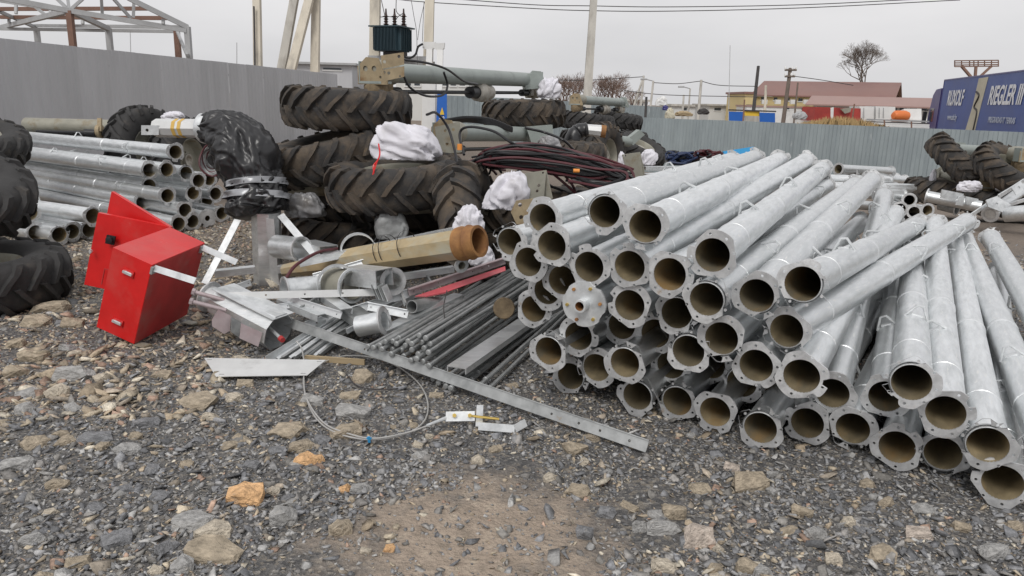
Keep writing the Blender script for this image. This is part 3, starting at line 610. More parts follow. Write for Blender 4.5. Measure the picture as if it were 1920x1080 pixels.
wheel(P(735, 455, 7.9), (.05, .0, 1), 'buried tractor tyre behind the grey rubber flap', 'm')
wheel(P(770, 395, 8.1), (.0, .12, 1), 'half hidden tyre beneath the sack tyre in the heap', 'm')
wheel(P(1010, 470, 7.2), (.0, .0, 1), 'lowest tyre hidden beneath the cable heap', 'm')
wheel(P(1015, 390, 7.3), (.0, .05, 1), 'tyre carrying the tangled cable heap', 'm')
wheel(P(940, 395, 8.6), (.3, .3, 1), 'tyre wedged behind the standing tyre under the cables', 'm')
u2 = drive_unit('second grey drive beam lying under the topmost beam, behind the cables', P(835, 248, 8.3), P(1000, 252, 11.2), P(668, 372, 8.4), P(1058, 290, 11.6), (0, -.05, 1), (0, 0, 1), 'm', motor=False)
mb = MB(); pplate(mb, [(815, 238), (862, 228), (868, 285), (822, 290)], 8.0, .3, 0, .01, [(835, 245, 3), (850, 243, 3), (838, 270, 3)]); mb.build('clamp_plate', 'khaki', u2)
mb = MB(); pplate(mb, [(985, 238), (1034, 234), (1036, 268), (995, 268)], 10.6, .2, 0, .12); mb.build('end_box', 'grey_paint', u2)
mb = MB(); mb.tube([P(545, 350, 7.6), P(645, 348, 7.4)], .1, 20); mb.build('beam_tube', 'khaki', origin=P(600, 350, 7.5), label='khaki tube poking out behind the black wrapped elbow', cat='tube')
mb = MB(); mb.tube([P(760, 384, 7.5), P(838, 378, 7.3)], .1, 20); mb.build('beam_tube', 'khaki', origin=P(800, 380, 7.4), label='khaki tube poking out below the sack tyre', cat='tube')
mb = MB(); mb.tube([P(615, 384, 7.2), P(735, 379, 7.2)], .02, 10); mb.build('drive_shaft', 'black_rubber', origin=P(680, 380, 7.2), label='thin black shaft lying across the foot of the heap', cat='shaft')
# perforated bracket and brown end plate beside the standing tyre
r = pthing('beam_bracket', 'khaki bracket plate with bolt holes propped above the brown end plate', 'bracket', 1005, 470, 6.1)
mb = MB(); pplate(mb, [(984, 325), (1024, 319), (1018, 392), (986, 396)], 6.1, .3, 0, .01, [(1018, 324, 2), (1010, 348, 3), (1007, 358, 3)]); mb.build('plate', 'khaki', r)
mb = MB(); pplate(mb, [(1024, 319), (1036, 372), (1018, 392)], 6.15, -.7, 0, .01); mb.build('side_plate', 'khaki', r)
mb = MB(); pplate(mb, [(958, 398), (968, 376), (1000, 372), (1008, 396), (1000, 424), (968, 420)], 6.0, .2, 0, .012, [(975, 384, 4), (977, 407, 4)]); mb.build('end_plate', 'khaki_rust', r)
mb = MB(); mb.tube([P(1004, 420, 6.2), P(1100, 375, 7.6)], .1, 20); mb.build('beam_tube', 'grey_paint', r)
r = pthing('beam_bracket', 'tall khaki bracket standing between the cables and a small white sack', 'bracket', 1190, 380, 9.5)
mb = MB(); pplate(mb, [(1166, 290), (1200, 285), (1206, 334), (1178, 330)], 9.5, .3, 0, .012, [(1172, 292, 2)]); pplate(mb, [(1200, 285), (1208, 318), (1208, 340), (1203, 334)], 9.6, -.6, 0, .012); mb.build('plate', 'khaki', r)

# ---- tangled cables
r = pthing('cable_heap', 'tangled heap of black and dark red cables thrown over the tyres', 'cables', 1010, 500, 6.8)
crn = random.Random(21); U = crn.uniform
for i in range(58):
    k = i/57; D = 6.35+U(0, .9); dy = k*52
    p = [P(868+U(0, 60)+k*20, 300+U(-12, 18)+k*14, D+U(0, .5)), P(915+U(-10, 20), 283+dy*.55+U(-5, 5), D+.1), P(975+U(-15, 15), 272+dy*.8+U(-5, 5), D), P(1045+U(-20, 20), 280+dy*.8+U(-7, 7), D-.05), P(1110+U(-15, 15), 297+dy*.7+U(-8, 8), D-.1)]
    e = U(0, 1)
    if e < .6: p += [P(1158+U(-10, 22), 318+dy*.35+U(-7, 7), D-.12), P(1172+U(-10, 16), 340+U(-6, 6), D-.15), P(1135+U(-20, 10), 346+U(-6, 6), D-.15), P(1075+U(-20, 20), 338+U(-8, 6), D-.12)]
    else: p += [P(1165+U(-20, 25), 325+U(-8, 14), D)]
    mb = MB(); cable(mb, p, U(.0095, .0135), 6, 6); mb.build('cable', 'black_rubber' if crn.random() < .64 else 'dark_red_hose', r)
for p in ([(870, 290), (862, 250), (880, 238), (925, 246), (960, 268), (1000, 285)], [(800, 215), (818, 212), (840, 240), (852, 280), (858, 310)], [(930, 345), (985, 340), (1040, 352), (1085, 372)], [(905, 320), (925, 300), (960, 290), (1010, 300)], [(955, 335), (985, 315), (1040, 322), (1090, 330)], [(1060, 330), (1075, 350), (1082, 372), (1090, 385)], [(1030, 320), (1060, 345), (1090, 372)], [(985, 240), (1020, 248), (1055, 262), (1075, 280)]):
    mb = MB(); cable(mb, [P(x, y, 6.6+U(0, .3)) for x, y in p], .012, 8, 7); mb.build('cable', 'dark_red_hose' if p[0][0] in (1060, 1030) else 'black_rubber', r)
mb = MB(); mb.lathe([(0, .001), (0, .022), (.05, .022), (.05, .001)], P(862, 270, 6.5), (0, 0, -1), 10); mb.build('orange_plug', 'orange_plug', r)
mb = MB(); mb.lathe([(0, .001), (0, .016), (.05, .016), (.05, .001)], P(1075, 320, 6.2), (1, 0, 0), 10); mb.build('orange_plug', 'orange_plug', r)
mb = MB()
for k in range(7): cable(mb, [P(830, 226+k*.8, 9.3), P(875, 220+k*1.2, 9.4+.02*k), P(920, 224+k*1.5, 9.6), P(960, 240+k, 9.9)], .018, 6, 6)
mb.build('hose_bundle', 'black_rubber', origin=P(890, 230, 9.5), label='bundle of black hoses bridging towards the second tyre', cat='hoses')

# ---- sacks, films
def sack(px, py, D, w, h, label, seed, mt='sack', dep=.8, cat='sack', name='white_sack', amp=1., group=None, lean=0.):
    c = P(px, py, D); s = D/F; bm = bmesh.new(); bmesh.ops.create_icosphere(bm, subdivisions=5, radius=1)
    so_ = Vector((seed*3.1, seed*1.7, seed))
    kx = 1 if seed % 2 else -1
    for v in bm.verts:
        p = v.co.copy(); sgn = lambda q: math.copysign(abs(q)**.72, q)
        q = Vector((sgn(p.x), sgn(p.y), sgn(p.z)))
        f1 = noise.noise(q*.95+so_)*.26; q0 = q.copy(); q = q+.42*Vector((noise.noise(q*1.4+so_), noise.noise(q*1.4-so_), noise.noise(q*1.2+so_*3)))
        fold = abs(noise.noise(Vector((q.x*1.9+q.z*1.5*kx, q.y*1.3, q.z*.55-q.x*.5*kx))+so_))
        fold2 = abs(noise.noise(Vector((q.x*4.0+q.z*2.6*kx, q.y*2.5, q.z*1.3-q.x*.9*kx))+so_*2))
        k = 1.06+f1-amp*(.46*(fold-.12)+.13*(fold2-.12))
        q = q0*k; q.z = max(q.z, -.72+.06*noise.noise(q*3)); 
        q.x *= 1-.22*max(q.z, 0); q.x += lean*q.z
        v.co = Vector((q.x*w*s*.47, q.y*dep*(w+h)*.5*s*.47, q.z*h*s*.52))
    me = bpy.data.meshes.new(name); bm.to_mesh(me); bm.free(); me.materials.append(MATS[mt]); me.polygons.foreach_set('use_smooth', [True]*len(me.polygons)); me.update()
    o = bpy.data.objects.new(name, me); C.objects.link(o); o.location = c; return tag(o, label, cat, group)
r = thing('white_sack', 'full white woven sack tied with red string on the flat tyre', 'sack', P(762, 300, 6.85))
o = sack(762, 271, 6.85, 122, 72, None, 3, lean=-.12, cat=None, name='bag'); o.parent = r; o.location = Vector(o.location)-Vector(r.location)
mb = MB(); cable(mb, [P(710, 270, 6.5), P(712, 290, 6.42), P(706, 305, 6.4), P(702, 318, 6.38), P(699, 329, 6.38)], .007, 6, 6); cable(mb, [P(706, 303, 6.4), P(700, 312, 6.38), P(702, 330, 6.38)], .006, 6, 6); mb.build('red_string', 'red', r, origin=Vector(r.location))
sack(952, 362, 6.15, 84, 78, 'crumpled white sack draped beside the khaki bracket plate', 5, lean=.35, amp=1.3)
sack(880, 420, 6.0, 58, 64, 'white sack with red print behind the yellow tube end', 8)
sack(905, 482, 5.9, 50, 40, 'white sack squeezed under the yellow tube end', 4)
sack(1030, 168, 11.2, 44, 42, 'white sack hanging at the far end of the topmost beam', 6)
sack(1216, 297, 12.5, 34, 30, 'small white sack beside the tall khaki bracket', 10)
sack(1165, 300, 9.8, 14, 26, 'white sack corner behind the tall khaki bracket', 12)
sack(1030, 270, 8.5, 46, 30, 'clear plastic bag lying behind the cables', 13, 'clear_film', cat='plastic bag', name='plastic_bag')
sack(572, 388, 6.95, 74, 48, 'grey plastic wrapped lump right of the wrapped column', 9, 'clear_film', cat='wrapped part', name='wrapped_part', amp=.8)
sack(735, 425, 6.6, 66, 62, 'grey rubber flap bulging between the buried tyres', 14, 'galv_dull', .5, 'rubber flap', 'rubber_flap', .5)
sack(325, 218, 9.0, 40, 16, 'white sack on the drive beam behind the striped box tube', 15)

# ---- black wrapped elbow on its octagonal column
r = pthing('wrapped_elbow', 'elbow wrapped in black plastic and tape on an octagonal steel column', 'pivot elbow', 500, 530, 6.6)
path = smooth_path([P(386, 240, 6.75), P(412, 243, 6.72), P(443, 262, 6.7), P(466, 300, 6.68), P(479, 338, 6.66), P(482, 352, 6.66), P(482, 378, 6.65), P(481, 392, 6.65), P(484, 406, 6.65)], 16)
rad = [26, 38, 52, 62, 50, 47, 52, 54, 34]; s = 6.68/F; n_ = len(path); mb = MB(); seg = 110; vs = []
u = None
for i, p in enumerate(path):
    d = (path[min(i+1, n_-1)]-path[max(i-1, 0)]).normalized(); u = frame(d, Vector((.2, -1, .3)))[1]; w = d.cross(u); t_ = i/(n_-1)*8; k = min(int(t_), 7); rr = (rad[k]*(1-t_+k)+rad[k+1]*(t_-k))*s
    for j in range(seg):
        a = 2*math.pi*j/seg; q = Vector((math.cos(a)*1.3, math.sin(a)*1.3, t_*.32))
        wp = Vector((noise.noise(q*1.1+Vector((3, 1, t_*.4))), noise.noise(q*1.1+Vector((7, 4, t_*.4))), noise.noise(q*1.3+Vector((9, 2, t_*.4)))))
        q2 = q+wp*.55
        fld = -.40*abs(noise.noise(Vector((q2.x*1.25+2+t_*.5, q2.y*1.25-t_*.35, t_*.42)))) - .20*abs(noise.noise(Vector((q2.x*2.6-t_*.8, q2.y*2.6+5+t_*.6, t_*.9)))) - .09*abs(noise.noise(Vector((q2.x*5.2+t_, q2.y*5.2+9, t_*2.2))))
        vs.append(p+(u*math.cos(a)+w*math.sin(a))*rr*(1.17+fld+.10*noise.noise(q*.8)))
fs = [(i*seg+k, i*seg+(k+1) % seg, (i+1)*seg+(k+1) % seg, (i+1)*seg+k) for i in range(n_-1) for k in range(seg)]+[tuple(range(seg-1, -1, -1)), tuple((n_-1)*seg+k for k in range(seg))]
mb.add(vs, fs); mb.build('plastic_wrap', 'black_plastic', r, angle=None)
def ribbon(pa, pb, R0, R1, name, mt, amp=.05):
    m_ = MB(); d = (pb-pa); vs = []
    d_, u, w = frame(d)
    for i, f_ in enumerate((0, .33, .66, 1.)):
        for j in range(48):
            a = 2*math.pi*j/48; rr = (R0*(1-f_)+R1*f_)*(1+amp*noise.noise(Vector((math.cos(a)*2, math.sin(a)*2, f_*3)))); vs.append(pa+d*f_+(u*math.cos(a)+w*math.sin(a))*rr)
    m_.add(vs, [(i*48+k, i*48+(k+1) % 48, (i+1)*48+(k+1) % 48, (i+1)*48+k) for i in range(3) for k in range(48)]); return m_.build(name, mt, r, angle=60)
ribbon(P(481, 339, 6.66), P(482, 351, 6.66), 55*s, 54*s, 'tape_band', 'tape', .16); ribbon(P(482, 361, 6.66), P(482, 374, 6.66), 58*s, 59*s, 'tape_band', 'tape', .16)
ribbon(P(379, 240, 6.76), P(394, 241, 6.74), 27*s, 30*s, 'foil_band', 'galv_bright', .08)
mb = MB(); mb.tube([G(503, 532, -.02), P(499, 395, 6.62)], 27*s, 8); mb.build('column', 'galv', r, angle=20)
mb = MB(); mb.bar(G(512, 528, 0)+Vector((.06, -.13, .0)), P(506, 410, 6.5), .07, .006, Vector((1, 0, 0))); mb.build('column_rib', 'galv_bright', r)
bx = MB(); a_ = P(294, 240, 6.9); b_ = P(388, 241, 6.76); d, u, w = frame(b_-a_)
ol = circ(0, 0, .083, 8)
bx.lathe([(0, .068), (0, .083), ((b_-a_).length, .083)], a_, d, 8, 0, False, u); bx.build('box_tube', 'white_steel', r, angle=15)
st = MB()
for f_ in (.40, .52): st.lathe([((b_-a_).length*f_, .0845), ((b_-a_).length*(f_+.07), .0845)], a_, d, 8, 0, False, u)
st.build('yellow_stripe', 'yellow_tape', r, angle=15)
tb_ = MB(); pplate(tb_, [(265, 235), (298, 235), (298, 253), (265, 253)], 6.8, .1, 0, .008, [(276, 244, 3)]); tb_.build('tab', 'galv_bright', r)
for (a, b2) in (((446, 412, 6.5), (384, 532, 6.2)), ((526, 403, 6.5), (602, 492, 6.2))):
    m_ = MB(); m_.bar(P(*a), P(*b2), .06, .008, RT); m_.build('strut', 'galv_bright', r)
# ------------------------------------------------------------------ left edge: tyres and a drive beam
c2 = G(-42, 520, .2); wheel(c2, (.0, -.04, 1), 'worn black tractor tyre lying flat on the stones beside the red cabinet')
wheel(Vector((c2.x-.28, c2.y+.12, .87)), (.34, -.16, .93), 'black tractor tyre leaning on top of the flat tyre by the cabinet')
wheel(P(-55, 262, 9.4), (.26, -.12, .93), 'black tractor tyre tipped over the end of the pale drive beam')
wheel(P(276, 282, 11.0), (.90, -.40, .10), 'black tractor tyre upright behind the striped box tube')
wheel(P(348, 300, 11.3), (.95, -.2, .05), 'dark tyre standing under the striped box tube')
r = pthing('drive_beam', 'pale khaki drive beam lying along the grey fence behind the pipes', 'drive beam', 150, 330, 10)
mb = MB(); mb.tube([P(50, 234, 12.2), P(262, 240, 11.9)], .115, 20); mb.build('beam_tube', 'khaki', r)
mb = MB(); mb.tube([P(70, 247, 12.), P(262, 252, 11.6)], .03, 10); mb.tube([P(160, 249, 11.7), P(180, 250, 11.7)], .06, 12); mb.tube([P(196, 250, 11.7), P(206, 250, 11.6)], .06, 12); mb.build('drive_shaft', 'black_rubber', r)
mb = MB(); mb.lathe([(-.03, .001), (-.03, .1), (.03, .1), (.03, .001)], P(187, 246, 11.65), RT, 14); mb.box(P(187, 234, 11.6), RT*.03, UP*.1, FW*.02); mb.build('motor', 'khaki_rust', r)
wheel(P(182, 250, 12.9), (0, 0, 1), 'low tyre behind the pale drive beam at the grey fence')
r = pthing('cable_coil', 'coil of grey cable hanging behind the pipe ends by the wrapped elbow', 'cable coil', 395, 420, 7.8)
for k in range(9):
    c = P(398, 300, 7.7+.03*k); R_ = .13-.009*k; pts = [c+RT*(R_*math.cos(a))+UP*(R_*1.25*math.sin(a))+FW*.02*math.sin(3*a+k) for a in (2*math.pi*q/20 for q in range(21))]
    mb = MB(); mb.tube(pts, .010, 6); mb.build('loop', 'galv_dull' if k % 3 else 'dark_red_hose', r)

# ------------------------------------------------------------------ red control cabinet, tipped on its edge with both doors open
o0 = Vector((-2.469, 4.728, .03)); e0 = Vector((.199, -.07, .551)); e1 = Vector((-.256, .039, .098)); e2 = Vector((.103, .583, .037))
r = thing('control_cabinet', 'tipped red steel control cabinet with both doors swung open', 'cabinet', (o0.x, o0.y, 0))
mb = MB(); tt = .004; n0, n1_, n2 = e0.normalized(), e1.normalized(), e2.normalized()
mb.boxv(o0, n1_*tt, e0, e2)                                           # back sheet
mb.boxv(o0+n1_*tt, e1-n1_*tt, n2*tt, e0); mb.boxv(o0+n1_*tt+e2-n2*tt, e1-n1_*tt, n2*tt, e0)     # sides
mb.boxv(o0+n1_*tt+n2*tt, e1-n1_*tt, e2-n2*2*tt, n0*tt); mb.boxv(o0+n1_*tt+n2*tt+e0-n0*tt, e1-n1_*tt, e2-n2*2*tt, n0*tt)
mb.build('housing', 'red', r)
mb = MB(); mb.boxv(o0-n1_*.0035+n0*.004+n2*.004, n1_*.003, e0*.985, e2*.985); mb.build('back_sheet', 'red_dull', r, label='duller red back of the cabinet')  # duller, darker red laid over the back of the housing
hb = o0+e1+e2; ht = hb+e0
def door(px, py, L_, name, off):
    tip = far(ht, px, py, L_); d = tip-ht; nn = d.cross(e0).normalized()
    m_ = MB(); m_.boxv(hb+nn*off, d, e0, nn*.003)
    for (q, dd, l2) in ((hb, d, e0), ): 
        m_.boxv(hb+nn*(off+.003), d.normalized()*.012, e0, nn*.022); m_.boxv(hb+d-d.normalized()*.012+nn*(off+.003), d.normalized()*.012, e0, nn*.022)
        m_.boxv(hb+nn*(off+.003)+d.normalized()*.013, d-d.normalized()*.026, n0*.012, nn*.022); m_.boxv(hb+e0-n0*.012+nn*(off+.003)+d.normalized()*.013, d-d.normalized()*.026, n0*.012, nn*.022)
    return m_.build(name, 'red', r), d, nn
od, d_o, n_o = door(209, 359, .60, 'outer_door', .0)
idr, d_i, n_i = door(184, 399, .56, 'inner_door', -.0)
sg = 1 if n_i.dot(CAM-hb) > 0 else -1
def on_door(a, b_, out=.0): return hb+d_i*a+e0*b_+n_i*(sg*(.03+out))
mb = MB(); k = on_door(.72, .70); mb.box(k, d_i.normalized()*.034, n0*.034, n_i*.006); mb.lathe([(0, .026), (.022, .026), (.024, .018), (.024, .001)], k, n_i*sg, 20); mb.build('rotary_switch', 'black_rubber', idr)
for (a, b_) in ((.95, .50), (.60, .05)):
    mb = MB(); k = on_door(a, b_); mb.lathe([(0, .012), (.015, .012), (.016, .001)], k, n_i*sg, 12); mb.box(k+n_i*sg*.012, n0*.016, d_i.normalized()*.006, n_i*.005); mb.build('latch', 'galv_bright', idr)
mb = MB()
for (a, b_, w_, h_) in ((.62, .28, .02, .01), (.40, .33, .012, .012), (.30, .1, .012, .03)): mb.box(on_door(a, b_), d_i.normalized()*w_, n0*h_, n_i*.004)
mb.build('sticker', 'sign_white', idr)
mb = MB(); 
for (p, q) in (((.72, .08), (.72, .30)), ((.72, .30), (.36, .30))): mb.bar(on_door(*p), on_door(*q), .006, .006)
mb.build('document_pocket', 'red_dull', idr)
for b_ in (.80, .18):                                               # hinges on the near side wall
    c = o0+e0*b_+e1*.5-n2*.006; mb = MB(); mb.box(c, n1_*.038, n0*.023, n2*.003); hh = mb.build('toggle_latch', 'red', r)
    mb = MB(); mb.box(c-n2*.010, n1_*.032, n0*.008, n2*.006); mb.box(c-n2*.010-n1_*.005+n0*.010, n1_*.022, n0*.002, n2*.003); mb.build('clasp', 'galv_bright', hh)
for (k, nm) in ((.02, 0), (.93, 1)):                                  # mounting straps along the back
    a = o0+e0*.965+e2*k-n1_*.012; m_ = MB(); bb = P(366, 527, 4.62) if nm == 0 else P(444, 492, 5.15)
    m_.bar(a, bb, .042, .006, (bb-a).cross(TOCAM(a))+Z*.05); m_.build('mounting_strap', 'galv_bright', r)
    m_ = MB(); m_.box(a+n1_*.004-n0*.015, n1_*.008, n0*.025, n2*.02); m_.build('strap_bracket', 'galv_dull', r)
for k in (.03, .93):
    a = o0+e2*k; m_ = MB(); m_.box(Vector((a.x+.05, a.y-.01, .022)), Vector((.045, -.02, .0)), Vector((.012, .03, 0)), Vector((0, 0, .004))); m_.build('foot_strap', 'khaki', r)

# ------------------------------------------------------------------ loose steel parts
def bar_thing(name, label, A, B, w, t=.006, up=Z, mt='galv_bright', cat='bar', holes=(), angle_leg=0., group=None):
    L_ = (B-A).length; d, u, n_ = frame(B-A, up); m_ = MB()
    o = A if A.z < B.z else B; r = thing(name, label, cat, o, group)
    hl = [circ(h*L_ if h > 0 else L_+h*L_, 0, w*.13, 10) for h in holes]
    m_.plate([(0, -w/2), (L_, -w/2), (L_, w/2), (0, w/2)], hl, t, mtx(A, d, u)); m_.build('web', mt, r)
    if angle_leg:
        m_ = MB(); m_.boxv(A+u*(w/2+.0005)-n_*t/2, d*L_, u*t, n_*angle_leg); m_.build('leg', mt, r)
    return r
bar_thing('flat_bar', 'long galvanized flat bar with end holes slanting down onto the gravel', P(522, 599, 5.15), G(1214, 838, .035), .056, .006, TOCAM(G(900, 740))*-.55+Z, holes=(.012, .03, .30, .31, .80, .86, .905, .965), angle_leg=.012, mt='galv_dull')
bar_thing('angle_bar', 'long galvanized angle bar with holes rising towards the red strip', P(574, 612, 5.2), P(765, 551, 5.45), .055, .006, Z+TOCAM(P(700, 570, 5.3))*-.4, holes=(.1, .3, .42, .6, .8, .93), angle_leg=.03)
bar_thing('angle_bar', 'pinkish angle bar with holes above the red strip', P(766, 549, 5.4), P(947, 489, 5.75), .05, .006, Z, mt='galv_pink_reflect', holes=(.05, .12, .3, .65, .75, .82), angle_leg=.03)
r = thing('red_strip', 'bent red sheet strip lying on the rod bundle', 'sheet strip', P(860, 530, 5.5)); mb = MB()
mb.quad([P(778, 556, 5.38), P(947, 500, 5.7), P(948, 508, 5.66), P(838, 548, 5.42), P(800, 556, 5.36)], .005); mb.quad([P(778, 556, 5.38), P(800, 556, 5.36), P(838, 548, 5.42), P(830, 551, 5.5)], .004); mb.build('sheet', 'pink_red', r)
bar_thing('flat_bar', 'pale flat bar lying level across the octagonal bracket', P(424, 555, 5.05), P(712, 548, 5.3), .05, .006, UP, holes=(.02, .25, .5, .75, .98), mt='white_steel')
r = thing('trim_plate', 'white trapezoid steel plate with slots lying on the gravel', 'plate', G(490, 690, 0)); mb = MB()
a, b_, c, d = G(383, 671, .07), G(611, 675, .07), G(576, 705, .035), G(405, 706, .035); x = (b_-a); m_ = mtx((a+b_+c+d)/4, x, a-d); inv = m_.inverted(); ol = [(inv @ p).xy[:] for p in (d, c, b_, a)]
sl = [[(q[0]*.9+dx, q[1]*.78+dy) for dx, dy in ((-.015, -.004), (.015, -.004), (.015, .004), (-.015, .004))] for q in ol]
mb.plate(ol, sl, .004, m_); mb.build('sheet', 'white_steel', r)
for k in range(9):
    bar_thing('angle_strip', 'thin galvanized strip of the fanned bundle beside the white plate', G(505+k*11.5, 676-k*1.0, .012+.004*(k % 3)), P(645+k*9, 588-k*2.2, 5.35+.02*k), .034+.01*(k % 2), .004, Vector((.5, -.4, .8)) if k % 2 else Vector((-.2, -.6, .7)), mt=('galv', 'galv_bright', 'galv_dull')[k % 3], angle_leg=.018, group='fanned bundle of thin strips', cat='strip')
bar_thing('wide_strip', 'wide pale strip at the outer side of the fanned strip bundle', G(500, 678, .02), P(612, 608, 5.2), .075, .004, Vector((-.3, -.5, .8)), cat='strip')
bar_thing('wood_lath', 'short wooden lath lying behind the wire loop', G(572, 671, .02), G(684, 679, .02), .035, .02, mt='wood', cat='lath')
# octagonal bracket with flaps
r = thing('octagonal_bracket', 'folded octagonal steel bracket with pinkish flaps and two rods', 'bracket', G(470, 630)); a, b_ = P(412, 566, 5.15), P(522, 622, 4.98); d, u, w = frame(b_-a); L_ = (b_-a).length
mb = MB(); mb.lathe([(0, .105), (0, .11), (L_*.55, .115), (L_, .135), (L_, .130), (L_*.55, .11), (.0, .105)], a, d, 8, 0, False, (u+w*.41)); mb.build('shell', 'galv', r, angle=15)
mb = MB(); mb.boxv(a-u*.13-w*.02+d*.02, d*.16, u*.012, w*-.12); mb.boxv(a-u*.15-w*.13+d*.02, d*.15, u*.16, w*.006); mb.boxv(b_-u*.15-d*.16-w*.15, d*.15, u*.2, w*.006); mb.build('fin', 'galv_dull', r)
for (q_, D_, y_, mt_) in (([(397, 600), (409, 580), (433, 592), (431, 620), (420, 626), (398, 612)], 4.93, .5, 'galv_pink_reflect'), ([(434, 594), (452, 604), (448, 633), (433, 622)], 4.92, .9, 'galv_dull'), ([(452, 606), (492, 624), (484, 650), (449, 634)], 4.84, .45, 'galv_pink_reflect')):
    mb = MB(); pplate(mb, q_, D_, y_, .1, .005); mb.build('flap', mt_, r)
mb = MB(); mb.boxv(a+u*.112-w*.11, d*L_*1.02, w*.2, u*.005); mb.build('top_plate', 'galv_bright', r)
mb = MB(); mb.lathe([(-.10, .075), (-.10, .11), (-.09, .11), (-.09, .08), (0, .08)], a, d, 24); mb.build('collar', 'galv_flange', r)
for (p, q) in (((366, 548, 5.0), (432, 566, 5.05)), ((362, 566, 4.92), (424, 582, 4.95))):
    mb = MB(); mb.tube([P(*p), P(*q)], .015, 10); mb.lathe([(0, .001), (0, .024), (.02, .024), (.02, .001)], P(*p), P(*p)-P(*q), 6); mb.build('rod', 'galv_pink_reflect', r)
r = thing('bolt_rod', 'galvanized bolt with red cap sticking out below the octagonal bracket', 'bolt', P(525, 632, 4.9)); mb = MB(); mb.tube([P(500, 610, 5.0), P(526, 634, 4.88)], .012, 8); mb.build('shank', 'galv_bright', r); mb = MB(); mb.lathe([(0, .001), (0, .02), (.03, .018), (.03, .001)], P(526, 634, 4.88), P(526, 634, 4.88)-P(500, 610, 5.), 10); mb.build('cap', 'red_dull', r)
# clamps, sockets, short tubes between the column and the rods
def socket(label, a, b_, R, mt='galv', fl=None, name='pipe_socket', sub='galv_flange', seg=24):
    r = thing(name, label, 'pipe part', (a+b_)/2); d = (b_-a); L_ = d.length
    m_ = MB(); m_.lathe([(0, R*.88), (0, R), (L_, R), (L_, R*.88), (0, R*.88)], a, d, seg); m_.build('tube', mt, r)
    if fl: m_ = MB(); m_.lathe([(L_-.012, R*.9), (L_-.012, fl), (L_, fl), (L_, R*.9)], a, d, seg, 0, True); m_.build('flange', sub, r)
    return r
socket('short grey pipe socket with a wide flange beside the rod heads', P(672, 612, 5.0), P(722, 602, 4.95), .07, 'galv', .10)
socket('small black-mouthed tube lying over the rod bundle', P(835, 566, 5.6), P(772, 575, 5.2), .045, 'galv_dull')
socket('short galvanized socket pointing left under the red hose', P(600, 538, 5.5), P(532, 545, 5.35), .085, 'galv_bright', .10)
socket('tan banded socket between the steel boxes', P(625, 530, 5.45), P(662, 536, 5.3), .11, 'khaki', .125, sub='galv_bright')
socket('galvanized end flange with brown bore by the stacked plates', P(700, 520, 5.6), P(737, 528, 5.3), .07, 'galv', .10)
socket('round galvanized drum lying behind the octagonal column', P(520, 462, 6.5), P(566, 468, 6.3), .10, 'galv', .11)
r = thing('steel_hoop', 'upright half hoop of flat galvanized steel', 'hoop', P(632, 545, 5.4)); mb = MB()
for (px, py, D, R_) in ((634, 535, 5.35, .14), (672, 470, 5.9, .13)):
    c = P(px, py, D); vs = []; 
    for i in range(17):
        a = math.pi*(i/16*1.1-.05)
        for (rr, dd) in ((R_, -.03), (R_+.008, -.03), (R_+.008, .03), (R_, .03)): vs.append(c+Vector((1, .3, 0)).normalized()*rr*math.cos(a)+Z*rr*math.sin(a)+Vector((-.3, 1, 0)).normalized()*dd*1.3)
    mb = MB(); mb.add(vs, [(i*4+k, i*4+(k+1) % 4, (i+1)*4+(k+1) % 4, (i+1)*4+k) for i in range(16) for k in range(4)]+[(3, 2, 1, 0), (64, 65, 66, 67)]); mb.build('band', 'galv_bright', r, angle=30)
def channel(label, a, b_, w, h, t=.006, up=Z, mt='galv', name='steel_channel'):
    r = thing(name, label, 'channel', (a+b_)/2); d, u, n_ = frame(b_-a, up); L_ = (b_-a).length
    m_ = MB(); m_.boxv(a-n_*w/2, d*L_, n_*w, u*t); m_.build('web', mt, r)
    for s_ in (-1, 1): m_ = MB(); m_.boxv(a+n_*(s_*w/2-(t if s_ > 0 else 0))-u*h, d*L_, n_*t, u*(h-.0005)); m_.build('flange', mt, r)
    return r
channel('square galvanized box bracket beside the tan banded socket', P(660, 500, 5.4), P(720, 506, 5.2), .16, .12, name='box_bracket', mt='galv')
channel('open galvanized channel end behind the right column strut', P(575, 452, 6.6), P(616, 462, 6.2), .16, .10, mt='galv')
channel('wide galvanized channel lying among the round rods', G(856, 690, .16), P(1005, 588, 5.6), .12, .03, mt='galv')
channel('galvanized channel with rusty end above the rod heads', P(712, 622, 4.95), P(860, 552, 5.6), .09, .04, mt='galv')
channel('pale galvanized tray piece under the level flat bar', P(530, 560, 5.3), P(606, 590, 5.05), .10, .04, mt='galv_bright')
channel('galvanized plate piece with a slot near the hoop', P(606, 550, 5.35), P(650, 580, 5.1), .09, .04, mt='galv_bright')
channel('dull folded plate lying beneath the angle bar', P(630, 560, 5.4), P(700, 610, 5.1), .16, .05, mt='galv_dull')
channel('galvanized ground beam joining the column foot to the heap', P(520, 500, 6.3), P(715, 474, 6.4), .09, .05, mt='galv')
channel('galvanized ground beam on the left of the column foot', P(402, 508, 6.4), P(478, 500, 6.5), .09, .05, mt='galv')
channel('galvanized rail lying along the top of the yellow tube', P(560, 488, 5.75), P(868, 424, 6.0), .05, .05, mt='galv', name='steel_rail')
channel('galvanized rail lying below the yellow tube', P(716, 520, 5.6), P(850, 500, 5.75), .05, .04, mt='galv', name='steel_rail')
r = thing('plate_stack', 'small stack of thin steel plates standing on edge', 'plates', P(716, 550, 5.2))
for k in range(6):
    c = P(706+k*4, 545+k*.8, 5.22); mb = MB(); mb.box(c, Vector((.002, 0, 0)), Vector((.01, .045, .0)), Vector((-.02, 0, .05))); mb.build('plate', 'galv_bright' if k % 2 else 'galv_dull', r)
